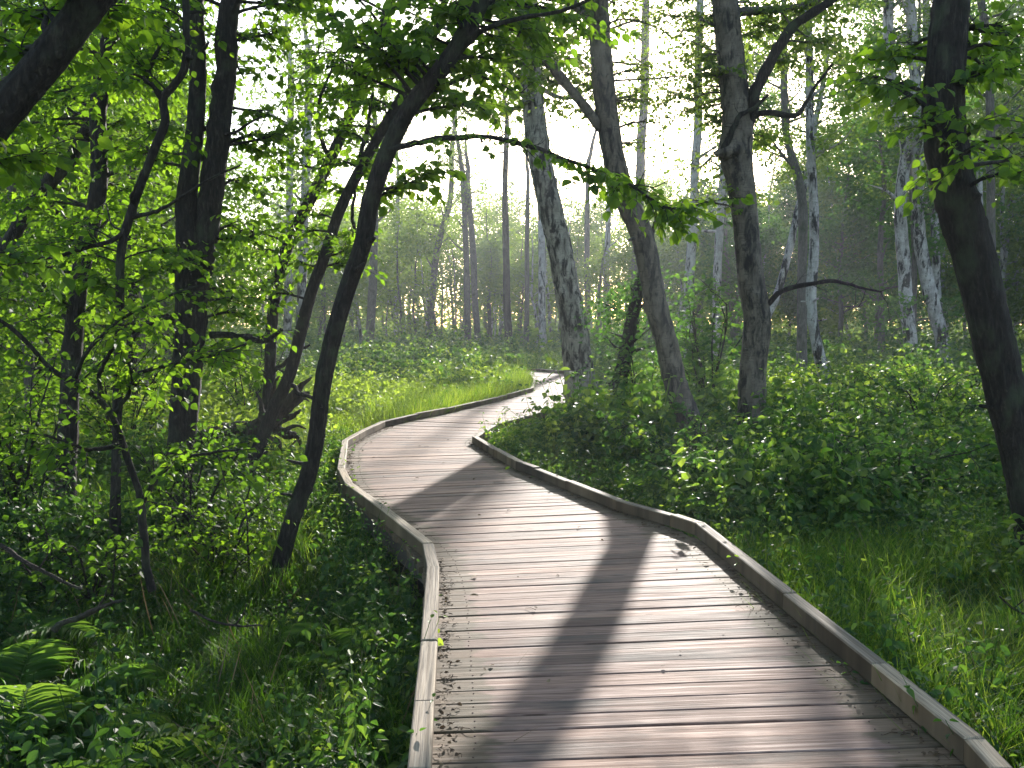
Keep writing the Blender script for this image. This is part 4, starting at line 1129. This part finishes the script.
scatter(gb, TALL, np.stack([x, y, ground_z(x, y) - .02], 1), rg.uniform(.75, 1.15, len(x)), rg, .12, .1, .3)  # tall grass here and below: sunlight painted in by a raised tint
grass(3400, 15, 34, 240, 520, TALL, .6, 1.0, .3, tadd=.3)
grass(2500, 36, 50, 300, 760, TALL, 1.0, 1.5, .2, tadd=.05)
o = gb.build('grass', M['grass']); o['kind'] = 'stuff'; o['label'] = 'tall green grass beside the boardwalk'

db = Buf()
DEAD = [flat(proto_grass(rngp, 5, .5, .0028, .09)) for _ in range(6)]
for n, d0, d1, p0, p1 in ((160, 2.5, 8, -250, 500), (220, 2.5, 8, 620, 1350), (400, 8, 22, -100, 1150)):
    x, y = fan(rg, n, d0, d1, p0, p1); x, y = plant(x, y, .1)
    scatter(db, DEAD, np.stack([x, y, ground_z(x, y) - .02], 1), rg.uniform(.6, 1.3, len(x)), rg, .5, .1, .35)
o = db.build('dead_grass', M['litter']); o['kind'] = 'stuff'; o['label'] = 'straw coloured dead stems among the green grass'
# ------------------------------------------------------------------ ferns
def fern_meshes(rng, fronds, ln, lod=1):
    lf = Buf()
    for q in range(fronds):
        a = q * 6.283 / fronds + rng.normal(0, .25); d = np.array([math.cos(a), math.sin(a)])
        L_ = ln * rng.uniform(.75, 1.1); n = 46 if lod else 24
        t = np.linspace(0, 1, n)
        up = rng.uniform(.8, 1.15)
        P = np.stack([d[0] * L_ * t ** 1.15 * .85, d[1] * L_ * t ** 1.15 * .85, L_ * (up * t - .72 * t ** 2.2)], 1)
        tube(lf, P[::3], np.linspace(.004, .0015, len(P[::3])), 3, tint=.6)
        T = unit(np.gradient(P, axis=0)); sd = unit(np.cross(T, [0, 0, 1.0])); Nn = np.cross(sd, T)
        pw = L_ * .25 * np.sin(np.clip((t - .1) / .9, 0, 1) ** .75 * math.pi) ** .9 + .008
        tn = np.clip(.45 + .2 * t + rng.normal(0, .06), 0, 1)
        for sg in (-1, 1):
            k_ = t > .14
            dirp = sd * sg + T * .45 - Nn * .12
            C = P[k_]; Dp = unit(dirp[k_]); W_ = pw[k_]; nn = Nn[k_]
            # each pinna is a slim tapering blade
            jit = rng.normal(0, .07, Dp.shape)
            leaves(lf, C, Dp + jit, nn + rng.normal(0, .18, nn.shape), W_ * rng.uniform(.85, 1.1, len(W_)), (LEAF_FINE[0] * [.15, 1, 1.0], LEAF_FINE[1], LEAF_FINE[2]), np.clip(tn[k_] + rng.normal(0, .08, len(W_)), 0, 1))
    return lf

def fern(x, y, fronds, ln, seed, label, group=None, lod=1):
    z = float(ground_z(x, y)); fb = fern_meshes(np.random.default_rng(seed), fronds, ln, lod)
    fb.v = [v + np.array([x, y, z - .02]) for v in fb.v]
    o = fb.build('fern', M['fern'], None, loc=(x, y, z)); tag(o, label, 'fern', group)
fern(-2.1, 3.95, 10, 1.15, 1, 'large drooping fern in the shade at the bottom left corner')
fern(-2.6, 4.9, 10, 1.2, 2, 'drooping fern just above the one in the bottom left corner')
fern(-.98, 6.2, 9, .75, 3, 'feathery fern hanging against the left kerb near its sharp corner')
fern(-.76, 5.4, 8, .6, 4, 'small feathery fern under the left kerb rail')
fern(-3.3, 6.0, 8, 1.0, 5, 'dark fern deep in the shade at the left edge')
for k, (px, D, ln) in enumerate([(385, 21, 1.0), (405, 19, .95), (360, 18.5, .9), (372, 24, 1.0), (428, 22.5, .9), (345, 21, .95), (330, 25, 1.0), (395, 27, 1.0), (440, 26, .95), (350, 29, 1.1)]):
    fern((px - CX) / F * D, D, 8, ln, 20 + k, 'sunlit fern in the bright bed left of the boardwalk', 'ferns in the sunlit bed left of the boardwalk', 0)

# ------------------------------------------------------------------ shrubs
def shrub(name, label, x, y, h, r, seed, stems, twigs, size, leafm, tint0=.5, group=None, shape=LEAF_NEAR, per=8, cat='bush', bark='bark', twig_len=.35, keepf=True):
    rng = np.random.default_rng(seed); z = float(ground_z(x, y))
    root = empty(name, (x, y, z), label, cat, group); bb = Buf(); lb = Buf()
    stems = int(stems * .8)
    for q in range(stems):
        a = rng.uniform(0, 6.28); rr_ = r * rng.uniform(.25, 1.0); hh = h * rng.uniform(.5, 1.05)
        e = np.array([x + math.cos(a) * rr_, y + math.sin(a) * rr_, z + hh])
        leafy_branch(bb, lb, [x + rng.normal(0, .06), y + rng.normal(0, .06), z - .05], e, .009 + .004 * h, rng, twigs, twig_len, size, per, .18, .25, shape, tint0, 5, 3, keepf)
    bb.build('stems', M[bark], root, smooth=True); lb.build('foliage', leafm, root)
    return root
def pxs(px, D): return (px - CX) / F * D, D

# spreading sapling whose boughs cross in front of the dark trunks
x, y = pxs(150, 6.4)
rng = np.random.default_rng(71)
z = float(ground_z(x, y))
root = empty('spreading_sapling', (x, y, z), 'low spreading sapling with a thin forked stem in front of the dark left-hand trunks', 'sapling')
bb, lb = Buf(), Buf()
for pts, w0, w1 in (([(152, 590), (147, 540), (142, 510), (137, 489), (123, 448), (113, 417), (99, 397), (75, 382), (48, 366), (20, 338), (0, 322), (-30, 305)], 9, 4),
                    ([(113, 416), (124, 400), (133, 376), (128, 360)], 6, 3), ([(99, 397), (100, 375), (112, 350), (140, 330), (170, 318)], 5, 2.5), ([(123, 446), (90, 450), (60, 440), (20, 430)], 5, 2),
                    ([(140, 505), (165, 470), (200, 455), (240, 450)], 5, 2), ([(75, 382), (85, 355), (120, 320), (160, 300), (200, 285)], 5, 2), ([(133, 376), (165, 365), (210, 355), (245, 345)], 5, 2)):
    q, r_ = px_branch(pts, 6.4, 6.2 if w1 > 2.2 else 5.9, w0, w1, 24); tube(bb, q, r_, 6, .07, rng)
    bough_sprays(bb, lb, q, r_, rng, np.sort(rng.uniform(.3, .98, 16)), .42, .06, 8, .12)
bb.build('stem', M['bark'], root, smooth=True); lb.build('foliage', BL, root)

shrub('young_sycamore', 'young broad-leaved sapling with tiered leaves between the leaning grey trunk and the burled tree', *pxs(706, 17.6), 2.7, .95, 81, 20, 10, .12, M['leaf_deep'], .6, per=8, twig_len=.5, keepf=False)
shrub('leafy_bush', 'leafy bush at the foot of the dark slanting stem behind the leaning grey trunk', *pxs(640, 17.5), 1.7, .8, 82, 16, 9, .1, M['leaf_deep'], .45, keepf=False)
shrub('bramble_mound', 'rounded green bramble mound beyond the ferns, above the left side of the far bend', *pxs(432, 33), 1.5, 1.6, 83, 26, 10, .13, M['leaf_deep'], .55, twig_len=.5)
shrub('bramble_mound', 'low dark mound of brambles at the left end of the sunlit bed', *pxs(395, 31), 1.2, 1.3, 84, 20, 9, .12, M['leaf_deep'], .4, twig_len=.45)
shrub('bramble_bush', 'dark bramble bush at the foot of the burled tree', *pxs(735, 13.2), 1.0, .8, 85, 16, 8, .08, M['leaf_deep'], .4)
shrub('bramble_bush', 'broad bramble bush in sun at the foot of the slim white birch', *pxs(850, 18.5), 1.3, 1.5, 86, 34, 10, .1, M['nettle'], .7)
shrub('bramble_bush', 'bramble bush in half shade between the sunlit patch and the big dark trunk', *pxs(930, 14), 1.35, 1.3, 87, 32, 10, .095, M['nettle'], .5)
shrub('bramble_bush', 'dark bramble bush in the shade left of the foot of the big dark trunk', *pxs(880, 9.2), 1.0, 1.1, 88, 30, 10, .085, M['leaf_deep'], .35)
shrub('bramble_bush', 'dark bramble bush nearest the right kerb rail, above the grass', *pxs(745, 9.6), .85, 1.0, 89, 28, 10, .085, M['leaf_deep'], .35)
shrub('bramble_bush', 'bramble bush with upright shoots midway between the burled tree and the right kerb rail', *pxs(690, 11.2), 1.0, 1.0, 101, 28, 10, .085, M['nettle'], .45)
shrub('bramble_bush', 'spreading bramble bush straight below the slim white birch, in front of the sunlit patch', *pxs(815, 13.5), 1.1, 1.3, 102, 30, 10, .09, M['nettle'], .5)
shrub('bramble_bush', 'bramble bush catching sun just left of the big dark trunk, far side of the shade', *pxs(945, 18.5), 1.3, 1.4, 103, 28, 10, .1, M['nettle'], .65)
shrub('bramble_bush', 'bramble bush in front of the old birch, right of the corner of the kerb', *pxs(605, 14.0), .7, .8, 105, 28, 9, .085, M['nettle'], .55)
shrub('holly_bush', 'dark bush crowding the foot of the twin trunk', *pxs(195, 8.4), 1.2, .8, 90, 16, 8, .065, BL, .12)  # very low tints on these left bushes put shade into the leaf colour
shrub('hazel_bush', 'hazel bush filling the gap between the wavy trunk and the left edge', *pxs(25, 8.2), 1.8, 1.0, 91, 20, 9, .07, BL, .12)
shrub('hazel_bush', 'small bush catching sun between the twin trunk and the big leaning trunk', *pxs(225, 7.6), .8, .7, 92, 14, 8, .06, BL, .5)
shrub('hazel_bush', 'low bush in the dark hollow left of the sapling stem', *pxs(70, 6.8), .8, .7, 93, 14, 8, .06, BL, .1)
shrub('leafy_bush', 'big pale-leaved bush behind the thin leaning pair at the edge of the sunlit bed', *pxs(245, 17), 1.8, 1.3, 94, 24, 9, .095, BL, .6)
shrub('leafy_bush', 'bush in the thicket just behind the crooked sapling', *pxs(120, 13), 1.9, 1.2, 95, 22, 9, .085, BL, .5)

# tall single herbs that stand out
for k, (px, D, h, lab) in enumerate([(855, 12.6, 1.15, 'tall pale nettle stem in front of the sunlit brambles, left of a shorter one'), (872, 12.9, 1.0, 'tall pale nettle stem in front of the sunlit brambles, right of a taller one'),
                                     (578, 13.6, .95, 'single tall nettle in front of the old birch'), (503, 14.2, .7, 'lone herb leaning over the right kerb where it meets the path'),
                                     (797, 7.2, .75, 'pale-topped herb in the shade above the right-hand grass'), (415, 4.9, .62, 'upright nettle beside the left kerb rail in the foreground')]):
    x, y = pxs(px, D); z = float(ground_z(x, y)); rng = np.random.default_rng(300 + k)
    pb = proto_nettle(rng, h, .1 if D > 8 else .07, 9, .75); pb.v = [v + np.array([x, y, z]) for v in pb.v]; pb.t = [np.clip(t + .2, 0, 1) for t in pb.t]
    o = pb.build('tall_nettle', M['nettle'], None, loc=(x, y, z)); tag(o, lab, 'nettle')

# ------------------------------------------------------------------ rotten uprooted stump with snags
rng = np.random.default_rng(77)
x, y = pxs(285, 12.6); z = float(ground_z(x, y))
root = empty('fallen_log', (x, y, z), 'dark rotten uprooted stump with broken snags behind the leaning trunks', 'stump')
D = 12.6
bb = Buf()
q, r_ = px_branch([(190, 440), (225, 434), (252, 430), (272, 424)], D + .4, D, 15, 22, 16); tube(bb, q, r_, 12, .16, rng, knots=5)
bb.build('log', M['dead'], root, smooth=True)
for pts, w0, w1 in (([(266, 426), (278, 410), (292, 398), (304, 384), (312, 378)], 17, 1.5), ([(268, 424), (284, 412), (297, 401), (308, 392)], 13, 4), ([(268, 428), (282, 422), (294, 416), (300, 410)], 12, 2),
                    ([(268, 428), (286, 432), (297, 438), (301, 447)], 13, 2), ([(264, 430), (276, 440), (284, 452)], 11, 2), ([(264, 420), (272, 402), (274, 386), (279, 376)], 10, 1.5), ([(262, 420), (262, 404), (256, 392)], 8, 1.5),
                    ([(290, 400), (299, 396), (310, 402)], 5, 1.5), ([(284, 430), (296, 426), (306, 428)], 5, 1.5), ([(288, 472), (296, 460), (291, 448), (296, 440)], 6, 1.5), ([(266, 430), (262, 444), (266, 456)], 9, 2)):
    sb = Buf(); q, r_ = px_branch(pts, D, D - rng.uniform(-.3, .4), w0, w1, 12); tube(sb, q, r_, 8, .2, rng); sb.build('snag', M['dead'], root, smooth=True)

# bare fallen branches in the undergrowth
for k, (pts, D, w0, w1, lab) in enumerate([([(55, 630), (80, 618), (105, 606), (122, 600)], 4.9, 7, 4, 'short bare stick lying in the shade of the left foreground'),
        ([(190, 610), (215, 622), (245, 626), (262, 625)], 5.4, 3, 2, 'thin bare twig arching over the grass at lower left'),
        ([(0, 545), (20, 560), (50, 575), (80, 590)], 5.2, 5, 3, 'bare fallen branch slanting down at the left edge'),
        ([(1035, 622), (1015, 610), (1000, 597)], 5.6, 4, 2, 'bare twig poking from the grass at the right edge')]):
    q, r_ = px_branch(pts, D, D - .2, w0, w1, 12); c = q[len(q) // 2]
    sb = Buf(); tube(sb, q, r_, 6, .12, np.random.default_rng(500 + k))
    t1 = np.array([q[6], q[6] + [.05, -.02, .06], q[6] + [.08, -.04, .13]]); tube(sb, t1, [.006, .004, .002], 4)
    o = sb.build('fallen_branch', M['dead'], None, smooth=True, loc=tuple(c)); tag(o, lab, 'branch')

# ------------------------------------------------------------------ litter on the deck
lt = Buf(); rng = np.random.default_rng(88)
def litter(n, along0, along1, edge):
    for q in range(n):
        s_ = rng.uniform(along0, along1); l, r = station(s_)
        if edge: f = abs(rng.normal(0, .018)) + .03; f = f if rng.random() < .5 else 1 - f
        else: f = rng.uniform(.08, .92)
        p = l * (1 - f) + r * f; a = rng.uniform(0, 6.28)
        sz = rng.uniform(.006, .018) if edge else rng.uniform(.008, .022)
        leaves(lt, np.array([[p[0], p[1], .006 + rng.uniform(0, .012)]]), np.array([[math.cos(a), math.sin(a), rng.normal(0, .2)]]), np.array([[rng.normal(0, .3), rng.normal(0, .3), 1]]), sz * 1.6, LEAF_NEAR, np.array([rng.uniform(0, .8) if edge else rng.uniform(.2, 1)]))
        if rng.random() < .25:
            e = np.array([math.cos(a + 1), math.sin(a + 1), 0]); L_ = rng.uniform(.02, .07)
            P_ = np.array([p[0], p[1], .006]); tube(lt, np.array([P_, P_ + e * L_ * .5 + [0.004, 0.003, .006], P_ + e * L_]), [.0018, .0016, .001], 3, tint=.1)
litter(1900, 3, 17, True); litter(45, 3, 16, False)
for q in range(16):
    l, r = station(rng.uniform(5.5, 15)); f = rng.choice([rng.uniform(.04, .14), rng.uniform(.86, .96), rng.uniform(.1, .9)]); p = l * (1 - f) + r * f; a = rng.uniform(0, 6.28)
    leaves(lt, np.array([[p[0], p[1], .012]]), np.array([[math.cos(a), math.sin(a), .1]]), np.array([[rng.normal(0, .3), rng.normal(0, .3), 1]]), rng.uniform(.035, .055), LEAF_FINE, np.array([rng.uniform(.2, .9)]))
o = lt.build('leaf_litter', M['litter']); o['kind'] = 'stuff'; o['label'] = 'dead leaves and twigs gathered along the kerbs'

# ------------------------------------------------------------------ haze
hb = bpy.data.meshes.new('haze')
x0, x1, y0, y1, z0, z1 = -270, 270, -70, 310, float(Z.min()) - 1.0, 20.0
hb.from_pydata([(x0, y0, z0), (x1, y0, z0), (x1, y1, z0), (x0, y1, z0), (x0, y0, z1), (x1, y0, z1), (x1, y1, z1), (x0, y1, z1)], [],
               [(3, 2, 1, 0), (4, 5, 6, 7), (0, 1, 5, 4), (1, 2, 6, 5), (2, 3, 7, 6), (3, 0, 4, 7)])
m, t, o_ = new_mat('woodland haze')
pv = t.nodes.new('ShaderNodeVolumePrincipled'); pv.inputs['Color'].default_value = (0.86, 0.91, 1.0, 1)
pv.inputs['Density'].default_value = 0.0008; pv.inputs['Anisotropy'].default_value = 0.5
t.links.new(pv.outputs[0], o_.inputs['Volume'])
hb.materials.append(m); ho = bpy.data.objects.new('haze', hb); COL.objects.link(ho); ho['kind'] = 'stuff'; ho['label'] = 'pale sunlit haze filling the wood'

for o in bpy.data.objects:
    if '_loc' in o.keys(): del o['_loc']
